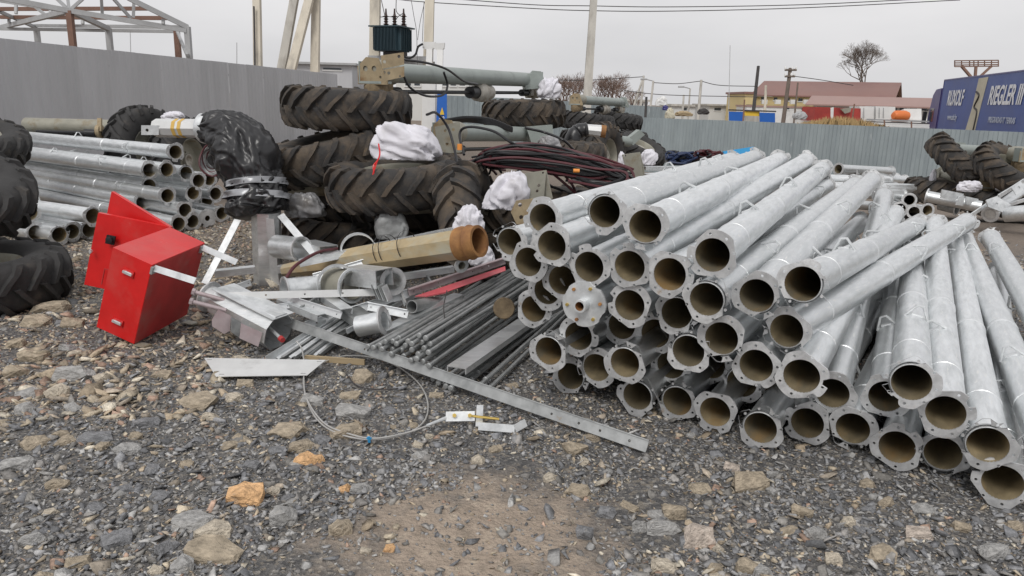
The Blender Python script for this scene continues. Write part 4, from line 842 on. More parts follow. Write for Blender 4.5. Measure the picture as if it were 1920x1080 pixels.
# thin bars and angles tangled through the scrap
for (p, q, w, mt_, lb) in (((436, 592, 5.0), (548, 572, 5.2), .035, 'galv', 'thin bar poking out beside the octagonal bracket'), ((540, 560, 5.25), (640, 592, 5.0), .045, 'galv_bright', 'short bright bar lying under the level flat bar'),
    ((588, 520, 5.6), (706, 486, 5.7), .04, 'galv', 'thin bar leaning along the yellow tube'), ((560, 585, 5.15), (600, 560, 5.3), .05, 'galv_dull', 'stubby dull bar between socket and tray'),
    ((612, 640, 4.95), (756, 560, 5.5), .03, 'galv_dull', 'thin dull angle lying along the fanned strips'), ((650, 622, 5.0), (790, 548, 5.6), .03, 'galv_bright', 'thin bright angle between the strips and rods'),
    ((690, 575, 5.2), (765, 590, 5.1), .05, 'galv', 'short plate strip beside the small black-mouthed tube'), ((745, 530, 5.5), (760, 572, 5.3), .03, 'galv_bright', 'short upright strip behind the angle bar'),
    ((800, 520, 5.7), (820, 550, 5.5), .03, 'galv_dull', 'small upright strip under the pinkish angle bar'), ((410, 552, 5.2), (470, 530, 5.4), .04, 'galv_bright', 'short bar on top of the octagonal bracket'),
    ((575, 545, 5.4), (668, 520, 5.5), .035, 'galv', 'thin strip resting on the short sockets'), ((690, 660, 4.85), (800, 600, 5.3), .03, 'galv_dull', 'narrow dark strip alongside the rod heads')):
    bar_thing('scrap_bar', lb, P(*p), P(*q), w, .005, Z*.7+TOCAM(P(*p))*-.3+RT*.1, mt=mt_, holes=(.08, .5, .92), angle_leg=w*.6)
# yellow tube
r = thing('yellow_tube', 'long yellowed octagonal tube with rusty collar and black ties', 'tube', P(710, 500, 5.8)); a, b_ = P(535, 507, 6.25), P(866, 457, 5.3); d, u, w = frame(b_-a); L_ = (b_-a).length
mb = MB(); mb.lathe([(0, .03), (0, .055), (L_*.25, .085), (L_*.45, .105), (L_, .112)], a, d, 8, 0, False, u+w*.41); mb.build('body', 'yellow_tube', r, angle=18)
mb = MB(); mb.lathe([(-.02, .10), (-.02, .118), (.02, .122), (.04, .112), (.06, .112), (.08, .124), (.10, .112), (.15, .112), (.15, .09), (-.02, .09)], b_, d, 32); mb.build('collar', 'rust', r)
for f_ in (.60, .63, .73): mb = MB(); mb.lathe([(L_*f_, .119), (L_*f_+.008, .119)], a, d+u*.03, 16, 0, False, u+w*.41); mb.lathe([(L_*f_+.008, .1195), (L_*f_, .1195)], a, d+u*.03, 16, 0, False, u+w*.41); mb.build('tie', 'black_rubber', r)
mb = MB(); mb.boxv(a+d*L_*.3-w*.10-u*.03, d*L_*.68, w*-.008, u*-.03); mb.build('side_rail', 'galv_bright', r)
r = socket('small tan fitting with ring under the rusty collar', P(842, 484, 5.5), P(866, 498, 5.35), .03, 'khaki', .055, name='pipe_fitting', sub='galv_bright')
mb = MB(); cable(mb, [P(536, 522, 5.4), P(552, 500, 5.5), P(575, 484, 5.6), P(600, 472, 5.7), P(632, 466, 5.9)], .012, 8, 8); mb.build('red_hose', 'dark_red_hose', origin=P(580, 500, 5.5), label='dark red hose arching over the yellow tube', cat='hose')
# round-headed rods under the pipe stack
heads = [(690,650),(700,652),(716,655),(735,655),(743,645),(733,664),(752,657),(757,668),(772,645),(772,656),(786,629),(798,634),(790,642),(795,653),(803,661),(770,676),(793,678),(804,686),(817,689),(736,640),(722,641),(748,634),(806,645),(760,648),(784,664),(812,672),(882,692),(862,707),(884,712),(900,722),(918,728),(836,724),(845,728),(812,711),(822,718),(895,698),(765,640),(712,648),(781,673),(825,692),(873,716),(910,712)]
dirr = (G(985, 612, .05)-G(882, 692, .05)).normalized()
for i, (px, py) in enumerate(heads):
    zz = max(.03, min(.30, .03+(700-py)*.0026+(.05 if 760 < px < 810 else 0)+.012*(i % 3))) if py < 690 else .03+.012*(i % 3)
    a = G(px, py, zz); d = (dirr+Vector((wrn.uniform(-.04, .04), 0, wrn.uniform(.0, .015)))).normalized(); L_ = 3.0
    front = px > 855
    r = thing('headed_rod', 'round steel rod with button head lying right of the wide channel' if front else 'round steel rod with button head in the bundle by the flat bar', 'rod', a, 'rods right of the wide channel' if front else 'rods bundled left of the wide channel')
    mb = MB(); mb.tube([a, a+d*L_], .0125, 8); mb.build('shaft', 'galv_dull', r)
    mb = MB(); mb.lathe([(-.007, .001), (-.006, .013), (-.001, .0175), (.010, .0175), (.014, .012)], a, d, 12); mb.build('head', 'galv_dull', r)
# wire across the rods, brown disc
mb = MB(); cable(mb, [P(838, 545, 5.2), P(832, 575, 5.05), P(834, 605, 4.9), P(830, 640, 4.75), P(812, 680, 4.6)], .004, 8, 5); mb.build('tie_wire', 'steel_dark', origin=P(830, 600, 4.9), label='thin dark wire lying across the rod bundle', cat='wire')
r = thing('wooden_disc', 'round brown rusty disc resting on the rods', 'disc', P(945, 578, 5.0)); mb = MB(); mb.lathe([(0, .001), (0, .066), (.008, .072), (.03, .072), (.03, .001)], P(945, 578, 4.95), FW, 28); mb.build('disc', 'mud', r)
# ---- wire rope loop with clamp on the gravel
r = thing('wire_rope', 'pale steel wire rope looped on the gravel with a tensioner clamp', 'wire rope', G(690, 820))
lp = [(556, 640), (566, 655), (571, 690), (569, 720), (580, 762), (603, 795), (640, 815), (690, 824), (735, 820), (775, 807), (798, 785), (802, 755), (790, 725), (765, 700), (735, 682), (700, 671), (650, 667), (605, 680), (580, 705)]
pts = [G(x, y, .02 if i > 2 else (.10, .07, .04)[i]) for i, (x, y) in enumerate(lp)]
mb = MB(); cable(mb, pts, .0045, 6, 7); cable(mb, [G(569, 700, .03), G(574, 745, .03), G(606, 792, .03), G(650, 812, .03), G(700, 822, .03), G(760, 812, .03), G(805, 797, .04), G(836, 786, .045)], .0045, 8, 7); mb.build('rope', 'wire_steel', r)
mb = MB(); a, b_ = G(800, 798, .045), G(842, 782, .05); mb.tube([a, b_], [.007, .012], 8); mb.build('ferrule', 'galv_bright', r)
mb = MB(); a, b_ = G(836, 781, .06), G(890, 780, .06); mb.bar(a, b_, .05, .006, Vector((0, .5, 1))); mb.build('clevis', 'galv_bright', r)
for px in (852, 881): mb = MB(); c = G(px, 779, .065); mb.lathe([(-.01, .011), (.02, .011), (.02, .001)], c, TOCAM(c), 6); mb.build('bolt', 'brass', r)
mb = MB(); mb.tube([G(884, 780, .06), G(936, 786, .05)], .0075, 8); mb.build('threaded_rod', 'brass', r)
a, b_, c = G(897, 799, .03), G(965, 804, .03), G(986, 792, .05); mb = MB(); mb.bar(a, b_, .04, .007, Vector((0, .3, 1))); mb.bar(b_, c, .04, .007, Vector((0, .3, 1))); mb.bar(G(898, 800, .02), G(900, 770, .05)+Z*.03, .035, .007, RT); mb.build('hook_bracket', 'galv_bright', r)
mb = MB(); c = G(692, 824, .03); mb.box(c, Vector((.006, 0, 0)), Vector((0, .004, .0)), Vector((0, -.005, .018))); mb.box(c+Z*.006, Vector((.012, 0, 0)), Vector((0, .003, 0)), Vector((0, 0, .004))); mb.build('blue_clip', 'sky_blue_sheet', r)
mb = MB(); cable(mb, [G(650, 702, .03), G(668, 722, .02), G(705, 730, .015), G(750, 727, .015), G(790, 705, .02)], .004, 8, 5); mb.build('thin_wire', 'steel_dark', origin=G(700, 727), label='thin black wire end curling inside the wire rope loop', cat='wire')
# ------------------------------------------------------------------ fences
def fence(name, label, pts, z1fn, ht, mt, pitch, dep, panel_w):
    r = thing(name, label, 'fence', pts[0]); 
    for (A, B) in zip(pts[:-1], pts[1:]):
        d = Vector((B.x-A.x, B.y-A.y, 0)); L_ = d.length; d.normalize(); nn = Vector((-d.y, d.x, 0)); 
        if nn.y > 0: nn = -nn
        np_ = max(1, round(L_/panel_w)); pw = L_/np_
        for k in range(np_):
            m_ = MB(); vs = []; q = int(pw/pitch)
            prof = []
            for i in range(q):
                x0 = i*pw/q
                prof += [(x0, 0), (x0+pw/q*.40, 0), (x0+pw/q*.5, dep), (x0+pw/q*.9, dep)]
            prof.append((pw, 0)); jit = wrn.uniform(-.006, .006); off = nn*(.0025*(k % 2)+wrn.uniform(0, .004))
            for (x, y) in prof:
                p = A+d*(k*pw+x)+nn*y+off; f_ = (k*pw+x)/L_; zt = A.z*(1-f_)+B.z*f_+jit
                vs += [(p.x, p.y, zt-ht), (p.x, p.y, zt)]
            m_.add(vs, [(2*i, 2*i+2, 2*i+3, 2*i+1) for i in range(len(prof)-1)]); m_.build('sheet_panel', mt, r, angle=15)
        nb = MB()
        for zz in (.35, ht-.3): nb.box((A+B)/2+Vector((0, 0, -zz))-nn*.04, (B-A)/2, Z*.03, nn*.015)
        nb.build('rail', 'steel_dark', r)
    return r
def at(px, py, z): return G(px, py, z)
fence('sheet_fence', 'tall smooth grey profiled sheet fence behind the tyres and pipes', [Vector((-10.2, 8.0, 2.5)), at(0, 72, 2.5), at(300, 104, 2.5), at(632, 139, 2.5)], None, 2.6, 'fence_grey', .22, .012, 1.15)
fence('sheet_fence', 'blue-grey corrugated sheet fence closing the yard in front of the truck', [at(1140, 217, 1.16), at(1205, 220, 1.16), at(1920, 248, 1.16), at(1920, 248, 1.16)+Vector((8, -5.6, 0))], None, 2.05, 'fence_blue', .20, .028, 1.2)
fence('sheet_fence', 'pale blue sheet fence farther back beside the blue warning sign', [P(815, 178, 34), P(1000, 186, 36), P(1250, 201, 38)], None, 2.2, 'fence_blue', .25, .03, 1.5)
# ------------------------------------------------------------------ concrete poles, wires, transformer
def pole(label, px0, py0, px1, py1, D0, D1=None, w0=.19, w1=.26, mt='concrete', group=None, ext_up=2.5, z_base=-.9, name='concrete_pole', ):
    a, b_ = P(px0, py0, D0), P(px1, py1, D1 or D0); d = (b_-a).normalized(); top = a-d*ext_up; k = (z_base-b_.z)/d.z; bot = b_+d*k
    r = thing(name, label, 'pole', bot, group); m_ = MB(); n_ = (bot-top).normalized(); u = frame(n_, Vector((0, 1, 0)))[1]; w = n_.cross(u)
    vs = []
    for (p, s_) in ((top, w0), (bot, w1)):
        for (x, y) in ((-.5, -.35), (-.32, -.5), (.32, -.5), (.5, -.35), (.5, .5), (-.5, .5)): vs.append(p+w*x*s_+u*y*s_*-1)
    m_.add(vs, [(i, (i+1) % 6, (i+1) % 6+6, i+6) for i in range(6)]+[(5, 4, 3, 2, 1, 0), (6, 7, 8, 9, 10, 11)]); m_.build('shaft', mt, r, recalc=True, angle=20); return r
pole('concrete pole with a thin pipe up its side behind the grey fence', 482, 0, 484, 118, 30, w0=.27, w1=.32)
pole('leaning grey concrete strut pole, left one of the leaning pair', 552, 0, 530, 121, 36, w0=.34, w1=.40, mt='concrete_grey')
pole('leaning tan concrete strut pole meeting the upright pole', 580, 0, 548, 124, 36, 35.5, w0=.36, w1=.42)
pole('upright concrete pole beside the two leaning strut poles', 593, 0, 591, 127, 36.5, w0=.36, w1=.40)
pole('concrete pole left of the transformer', 704, 0, 703, 100, 22, w0=.27, w1=.30)
pole('concrete pole right of the transformer with grey cable boxes', 806, 0, 800, 230, 22, w0=.24, w1=.29)
pole('lone tall concrete pole above the bare bushes', 1113, 0, 1101, 182, 28, w0=.22, w1=.34, mt='concrete_grey')
r = thing('service_pipe', 'thin pipe fixed to the concrete pole behind the grey fence', 'pipe', P(487, 118, 29.7)); mb = MB(); mb.tube([P(476, 12, 29.7), P(477, 60, 29.7), P(478, 128, 29.7)], .035, 8); mb.build('conduit', 'steel_dark', r)
r = thing('transformer', 'dark teal finned transformer with three insulators between two concrete poles', 'transformer', P(745, 108, 21.5)); c = P(735, 75, 21.6); s = 21.6/F
fx, fy = Vector((math.cos(.35), -math.sin(.35), 0)), Vector((math.sin(.35), math.cos(.35), 0)); hw, hd, hh = 24*s, .36, 21*s
mb = MB(); mb.box(c, fx*hw, fy*hd, Z*hh); mb.build('tank', 'teal', r)
mb = MB()
for k in range(16): mb.box(c-fx*hw+fx*2*hw*(k+.5)/16-fy*(hd+.05), fx*.008, fy*.05, Z*hh*.93)
mb.build('cooling_fins', 'teal', r)
mb = MB()
for k in range(7): mb.box(c+fx*(hw+.05)-fy*hd+fy*2*hd*(k+.5)/7, fx*.05, fy*.008, Z*hh*.93)
mb.build('cooling_fins', 'teal', r)
mb = MB(); mb.box(c+Z*(hh+.02), fx*(hw+.12), fy*(hd+.12), Z*.018); mb.build('lid', 'teal', r)
mb = MB(); mb.box(c-Z*(hh+.06)+fx*.1, fx*hw*.8, fy*hd*.5, Z*.05); mb.build('base', 'steel_dark', r)
mb = MB(); a, b_ = P(690, 108, 21.7), P(812, 110, 21.7); mb.bar(a, b_, .12, .06); mb.bar(a+FW*.5, b_+FW*.5, .12, .06); mb.build('cross_beam', 'frame_grey', r)
for px in (724, 740, 757):
    b0 = P(px, 51, 21.6); mb = MB(); pr = [(0, .09), (.05, .09)]
    for k in range(4): pr += [(.06+.07*k, .045), (.08+.07*k, .075 if k not in (0, 3) else .1), (.10+.07*k, .045)]
    mb.lathe(pr+[(.36, .03), (.5, .02), (.5, .001)], b0, Z, 12); ins = mb.build('insulator', 'porcelain', r)
def wires(label, lines, D, rr=.012, group=None, name='power_line'):
    r = thing(name, label, 'wire', P(*lines[0][0], D), group)
    for ln in lines: mb = MB(); cable(mb, [P(x, y, D) for x, y in ln], rr, 6, 5); mb.build('wire', 'steel_dark', r)
wires('thin leads looping over the transformer insulators', [[(715, 0), (722, 31), (724, 36)], [(713, 32), (728, 31), (738, 33), (741, 38)], [(743, -2), (743, 20), (749, 28), (756, 33), (758, 38)], [(741, 38), (748, 30), (757, 25), (760, 30), (758, 36)]], 21.5, .011)
wires('slack wires dropping beside the pole right of the transformer', [[(771, 0), (776, 30), (781, 60), (782, 100), (783, 150)], [(796, 4), (788, 40), (783, 75)], [(795, 4), (793, 50), (792, 78)]], 21.5, .008)
wires('pair of power lines crossing the sky past the lone tall pole', [[(738, -2), (800, 4), (1000, 16), (1105, 20), (1250, 21), (1500, 15), (1800, 0)], [(840, -3), (1000, 9), (1105, 11), (1250, 13), (1500, 9), (1750, -3)]], 28, .016)
wires('faint power lines strung between the far small poles', [[(1040, 150), (1110, 150), (1205, 144)], [(1225, 155), (1270, 157), (1314, 152)], [(1314, 152), (1350, 160), (1420, 162)], [(1170, 170), (1250, 178), (1420, 182)], [(1482, 142), (1540, 150), (1600, 160)]], 60, .03)
r = thing('cable_box', 'two grey cable boxes with conduits on the pole right of the transformer', 'cable box', P(812, 200, 21.4))
for (x0, x1, y0, y1, D) in ((793, 816, 79, 93, 21.6), (815, 834, 81, 94, 21.5)):
    mb = MB(); pplate(mb, [(x0, y0), (x1, y0), (x1-1, y1-3), (x1-5, y1), (x0+4, y1), (x0, y1-3)], D, 0, 0, .22); mb.build('box', 'white_paint', r)
    mb = MB(); mb.bar(P((x0+x1)/2+1, y1, D-.02), P((x0+x1)/2-3, 235, D-.02), .17, .14, RT); mb.build('conduit', 'white_paint', r)
mb = MB(); cable(mb, [P(793, 82, 21.4), P(784, 88, 21.4), P(779, 102, 21.4), P(768, 109, 21.4), P(756, 106, 21.4)], .03, 6, 6); mb.build('cable', 'black_rubber', r)
r = thing('switch_cabinet', 'white switch cabinet with a narrow blue warning side behind the heap', 'switch cabinet', P(815, 300, 20.8)); 
mb = MB(); pplate(mb, [(793, 150), (818, 152), (816, 245), (792, 245)], 21, 0, 0, .35); mb.build('housing', 'white_paint', r)
mb = MB(); pplate(mb, [(820, 172), (838, 173), (838, 235), (818, 235)], 20.8, .0, 0, .04); bs = mb.build('blue_panel', 'blue_sign', r)
mb = MB(); pplate(mb, [(829, 201), (833, 215), (824.5, 215)], 20.76, 0, 0, .006); mb.build('warning_triangle', 'sign_yellow', bs)
def text(txt, parent, c, x, y, size, mt, name='lettering', shear=0., sx=1.):
    cu = bpy.data.curves.new('tmp', 'FONT'); cu.body = txt; cu.size = size; cu.extrude = .004; cu.offset = size*.022; cu.shear = shear; cu.align_x = 'CENTER'; cu.align_y = 'CENTER'
    ob = bpy.data.objects.new('tmp', cu); me = bpy.data.meshes.new_from_object(ob); bpy.data.objects.remove(ob); bpy.data.curves.remove(cu)
    me.transform(Matrix.Diagonal((sx, 1, 1, 1))); m_ = mtx(Vector(c)-ORG[parent.name], x, y); me.transform(m_); me.name = name; me.materials.clear(); me.materials.append(MATS[mt])
    o = bpy.data.objects.new(name, me); C.objects.link(o); o.parent = parent; return o
text('RCH', bs, P(830, 190, 20.74), Vector((1, 0, 0)), Z, .10, 'sign_white'); text('380', bs, P(828, 221, 20.74), Vector((1, 0, 0)), Z, .10, 'sign_white')
# ------------------------------------------------------------------ steel shed frame beyond the grey fence
r = thing('shed_frame', 'bare grey steel shed frame with brown purlins beyond the grey fence', 'steel frame', P(200, 200, 27))
def mem(lst, w, mt, nm):
    for (a, b_) in lst: mb = MB(); mb.bar(P(*a), P(*b_), w, w); mb.build(nm, mt, r)
for (px, pt, D) in ((68, 52, 32), (203, 53, 28), (351, 50, 26), (331, 55, 28)):
    mb = MB(); a = P(px, pt, D); mb.box(Vector((a.x, a.y, (a.z+.0)/2)), Vector((.09, 0, 0)), Vector((0, .09, 0)), Z*a.z/2); mb.build('post', 'frame_grey' if px != 331 else 'frame_brown', r)
mb = MB(); a = P(130, 20, 25); mb.box(Vector((a.x, a.y, a.z/2)), Vector((.09, 0, 0)), Vector((0, .09, 0)), Z*a.z/2); mb.build('post', 'frame_brown', r)
mem([((130, 20, 25), (350, 57, 26)), ((-40, -12, 24), (130, 20, 25)), ((130, 20, 25), (203, 54, 28)), ((130, 20, 25), (0, 52, 33)), ((240, -4, 25), (352, 51, 26)), ((0, 0, 25), (130, 20, 25))], .16, 'frame_grey', 'rafter')
mem([((0, 54, 32), (335, 59, 28)), ((66, 48, 32), (351, 51, 26)), ((0, 22, 30), (68, 52, 32))], .12, 'frame_grey', 'eave_beam')
mem([((-20, 17, 30), (282, 16, 29)), ((0, 32, 31), (318, 34, 28))], .14, 'frame_brown', 'purlin')
mem([((130, 20, 25), (155, -2, 25)), ((130, 20, 25), (105, -4, 25)), ((127, -2, 25), (130, 20, 25)), ((192, 30, 25.3), (190, -2, 25)), ((245, 34, 25.5), (213, -2, 25)), ((250, 33, 25.5), (251, 4, 25.4)), ((306, 45, 25.7), (306, 36, 25.7)), ((95, 30, 28), (95, 15, 28)), ((90, 32, 28), (50, 0, 28)), ((155, 45, 27), (155, 35, 27)), ((30, 26, 28), (30, 3, 28)), ((331, 56, 28), (351, 104, 26)), ((17, 43, 31), (17, 33, 31))], .09, 'frame_grey', 'brace')
# ------------------------------------------------------------------ buildings
def building(label, px0, px1, ytop, yroof, ybase, D, deep, wall, roof, wins=(), wmat_='window_dark', gable=True, skew=0., over=.4, name='building'):
    a = P(px0, ytop, D); b_ = P(px1, ytop+(px1-px0)*.028, D+skew); x = (b_-a); x.z = 0; L_ = x.length; x.normalize(); y = Vector((-x.y, x.x, 0)); zt = a.z
    zb = min(P(px0, ybase, D).z, -1.2); r = thing(name, label, 'building', Vector((a.x, a.y, zb))); A = Vector((a.x, a.y, zb))
    m_ = MB(); m_.boxv(A, x*L_, y*deep, Z*(zt-zb)); w = m_.build('wall', wall, r)
    zr = P(px0, yroof, D+(deep*.5 if gable else 0)).z
    m_ = MB(); e = over; T = Vector((a.x, a.y, zt))
    if gable:
        p = [T-x*e-y*e+Z*.01, T+x*(L_+e)-y*e+Z*.01, T+x*(L_+e)+y*deep*.5+Z*(zr-zt), T-x*e+y*deep*.5+Z*(zr-zt), T+x*(L_+e)+y*(deep+e)+Z*.01, T-x*e+y*(deep+e)+Z*.01]
        m_.add(p+[q+Z*.15 for q in p], [(0, 1, 2, 3), (3, 2, 4, 5), (7, 6, 9, 8), (8, 9, 11, 10), (0, 6, 7, 1), (5, 4, 10, 11), (0, 3, 9, 6), (3, 5, 11, 9), (1, 7, 8, 2), (2, 8, 10, 4)])
    else: m_.boxv(T-x*e-y*e+Z*.01, x*(L_+2*e), y*(deep+2*e), Z*max(zr-zt, .15))
    m_.build('roof', roof, r)
    for (wx0, wx1, wy0, wy1) in wins:
        q0, q1 = P(wx0, wy0, D), P(wx1, wy1, D); f0 = (wx0-px0)/(px1-px0)*L_; f1 = (wx1-px0)/(px1-px0)*L_
        h0, h1 = P(wx0, wy0, D).z, P(wx0, wy1, D).z
        m_ = MB(); m_.boxv(A+x*f0-y*.05+Z*(h1-zb), x*(f1-f0), y*.04, Z*(h0-h1)); wn = m_.build('window', wmat_, r)
        m_ = MB(); m_.boxv(A+x*(f0-.08)-y*.07+Z*(h1-zb-.12), x*(f1-f0+.16), y*.05, Z*.1); m_.build('sill', 'white_paint', wn)
    return r
b1 = building('long yellow building with a brown metal roof beyond the yard', 1414, 1672, 180, 154, 225, 92, 14, 'cream_wall', 'roof_brown', [(1429, 1436, 182, 187), (1454, 1461, 183, 188), (1479, 1485, 184, 189), (1502, 1510, 185, 190)], skew=-7)
for px in (1433, 1458, 1487, 1512):
    c = P(px, 191, 91.2-7*(px-1414)/258); mb = MB(); mb.box(c, Vector((.32, 0, 0)), Vector((0, .2, 0)), Z*.25); mb.build('air_conditioner', 'white_paint', b1)
building('low building with a pinkish lean-to roof before the yellow building', 1526, 1752, 198, 182, 225, 82, 9, 'pale_wall', 'roof_pink', [(1672+k*18, 1685+k*18, 201, 207) for k in range(5)], over=.8, skew=-5)
building('low white shed wall beneath the yellow building', 1400, 1530, 200, 197, 226, 84, 4, 'white_paint', 'roof_pink', [(1503, 1512, 202, 206), (1475, 1480, 202, 205)], gable=False, over=.1)
building('small pale annex at the left end of the yellow building', 1398, 1415, 176, 172, 225, 90, 8, 'cream_wall', 'roof_brown', [(1401, 1412, 196, 204)], gable=False, over=.2)
building('white building with a row of dark windows behind the transformer poles', 742, 905, 134, 128, 235, 55, 14, 'pale_wall', 'frame_grey', [(760+k*17, 770+k*17, 150, 160) for k in range(8)], gable=False)
building('long low grey hall just visible over the grey fence', 556, 660, 120, 116, 200, 60, 20, 'fence_grey', 'frame_grey', [(606, 640, 127, 130)], gable=False)
building('low grey flat shed far behind the blue fence', 1330, 1400, 198, 195, 225, 100, 8, 'pale_wall', 'concrete_grey', [(1340, 1352, 202, 207)], gable=False)
building('distant white house among the far poles', 1175, 1215, 190, 186, 205, 110, 8, 'white_paint', 'concrete_grey', [(1182, 1187, 194, 199), (1200, 1206, 194, 199)], gable=False)
building('tiny far white house behind the leaning far pole', 1262, 1330, 199, 195, 215, 130, 10, 'pale_wall', 'concrete_grey', [(1280, 1288, 202, 207)], gable=False)
# far poles
def tpole(label, px0, py0, px1, py1, D, w=.2, mt='concrete_grey', cross=(), lamp=False, cat='pole', name='utility_pole'):
    r = thing(name, label, cat, P(px1, py1, D)); a, b_ = P(px0, py0, D), P(px1, py1, D); b_ = b_+(b_-a).normalized()*3.; m_ = MB(); m_.tube([a, b_], [w*.4, w*.55], 8); m_.build('shaft', mt, r)
    for (py, hw) in cross: f_ = (py-py0)/(py1-py0); c = a.lerp(P(px1, py1, D), f_); m_ = MB(); m_.box(c-FW*.1, RT*hw, UP*.05, FW*.05); cb_ = m_.build('crossarm', mt, r); [MB().lathe([(0, .05), (.1, .07), (.2, .04), (.22, .001)], c-FW*.1+RT*hw*q, UP, 8).build('insulator', 'white_paint', cb_) for q in (-.9, 0.3, .9)]
    if lamp: m_ = MB(); m_.tube([a, a-RT*.6+UP*.15], .04, 6); m_.box(a-RT*.75+UP*.15, RT*.25, UP*.05, FW*.08); m_.build('lamp_head', 'frame_grey', r)
tpole('far pole, upright one of the leaning pair', 1207, 142, 1202, 195, 62); tpole('far leaning pole propped against the upright one', 1205, 148, 1190, 195, 62)
tpole('far pole with a street lamp arm left of the rubbish', 1225, 152, 1219, 206, 60, lamp=True)
tpole('short far pole among the rubbish behind the fence', 1282, 178, 1280, 210, 66); tpole('far street lamp with curved arm', 1294, 166, 1291, 208, 64, .15, lamp=True)
tpole('taller far pole carrying the wires', 1315, 150, 1310, 208, 60, .24)
tpole('dark post standing at the blue fence corner', 1212, 182, 1210, 222, 31, .12, 'steel_dark', cat='post', name='fence_post')
tpole('very thin tall mast above the blue boards', 1369, 85, 1366, 222, 48, .05, 'frame_grey', cat='mast', name='mast')
tpole('dark chimney pipe with a cap at the end of the yellow building', 1422, 124, 1412, 215, 70, .34, 'steel_dark', cat='chimney', name='chimney_pipe')
tpole('brown wooden utility pole with crossarms before the yellow building', 1482, 128, 1468, 232, 45, .26, 'bark', ((132, .35), (144, .3)))
tpole('thin pole beside the utility pole before the yellow building', 1496, 155, 1490, 215, 70, .18, 'bark')
tpole('pale concrete pole in front of the yellow wall', 1436, 160, 1434, 210, 75, .3, 'concrete')
for (x0, y0, x1, y1, lb) in ((1396, 187, 1393, 232, 'rusty steel post at the blue boards'), (1602, 195, 1596, 238, 'rusty steel post in the dry grass'), (1658, 225, 1659, 242, 'short steel post of the white rail'), (1709, 228, 1709, 243, 'last steel post of the white rail')):
    tpole(lb, x0, y0, x1, y1, 38, .09, 'frame_brown', cat='post', name='fence_post')
tpole('thin rod standing behind the grey fence', 244, 56, 245, 98, 40, .05, 'frame_grey', cat='rod', name='mast'); tpole('short thin rod behind the grey fence by the poles', 444, 80, 444, 115, 40, .05, 'frame_grey', cat='rod', name='mast')
# blue boards, rail, container, tank, rubbish, grass
r = thing('board_fence', 'two bright blue boards with a yellow board between, behind the fence', 'boards', P(1410, 240, 40))
for (x0, x1, y0, y1, mt) in ((1367, 1394, 209, 228, 'blue_sign'), (1424, 1453, 211, 231, 'blue_sign'), (1396, 1424, 208, 217, 'sign_yellow'), (1396, 1424, 217, 231, 'concrete_grey')):
    mb = MB(); pplate(mb, [(x0, y0), (x1, y0+(x1-x0)*.03), (x1, y1+(x1-x0)*.03), (x0, y1)], 40, .05, 0, .05); mb.build('board', mt, r)
mb = MB(); mb.bar(P(1366, 206, 39.9), P(1455, 209, 39.9), .07, .07); mb.build('top_rail', 'steel_dark', r)
r = thing('red_container', 'weathered red container with torn tarp behind the dry grass', 'container', P(1560, 235, 55))
mb = MB(); pplate(mb, [(1517, 200), (1600, 203), (1600, 228), (1513, 226)], 55, .1, 0, 2.); mb.build('body', 'container_red', r)
mb = MB(); [pplate(mb, [(x, 201+k % 2), (x+6, 201), (x+5, 224), (x, 225)], 54.0, .1, 0, .05) for k, x in enumerate((1540, 1557))]; mb.build('white_strip', 'white_paint', r)
mb = MB(); pplate(mb, [(1575, 204), (1596, 202), (1594, 210), (1584, 213)], 53.8, .1, 0, .06); mb.build('torn_tarp', 'khaki', r)
r = thing('white_van', 'white panels of a parked trailer behind the rail', 'trailer', P(1630, 235, 58)); mb = MB()
for (x0, x1) in ((1602, 1629), (1632, 1668)): pplate(mb, [(x0, 199), (x1, 200), (x1, 224), (x0, 223)], 58, 0, 0, 1.8)
mb.build('body', 'white_paint', r); mb = MB(); [pplate(mb, [(x, 202), (x+1.2, 202), (x+1.2, 222), (x, 222)], 56.9, 0, 0, .05) for x in (1610, 1619, 1640, 1648, 1656)]; mb.build('panel_rib', 'frame_grey', r)
r = thing('orange_tank', 'orange round tank on a white truck behind the rail', 'tank', P(1690, 235, 52)); mb = MB(); c = P(1688, 217, 52); mb.lathe([(-.62, .001), (-.58, .22), (-.42, .34), (.34, .36), (.6, .28), (.64, .001)], c, Vector((1, .3, 0)), 20); mb.build('tank', 'orange_tank', r); mb = MB(); mb.box(P(1703, 217, 53), RT*.6, FW*.6, UP*.35); mb.box(P(1690, 234, 53), RT*2.2, FW*.8, UP*.25); mb.build('truck_bed', 'white_paint', r)
r = thing('rail_fence', 'white and blue rail fence in front of the truck cab', 'rail fence', P(1690, 242, 39)); 
for (y, mt, w) in ((225, 'frame_grey', .08), (229, 'steel_dark', .06), (234, 'white_paint', .22), (239, 'white_paint', .18)): mb = MB(); mb.bar(P(1625, y-1, 39), P(1742, y+3, 39), w, .05); mb.build('rail', mt, r)
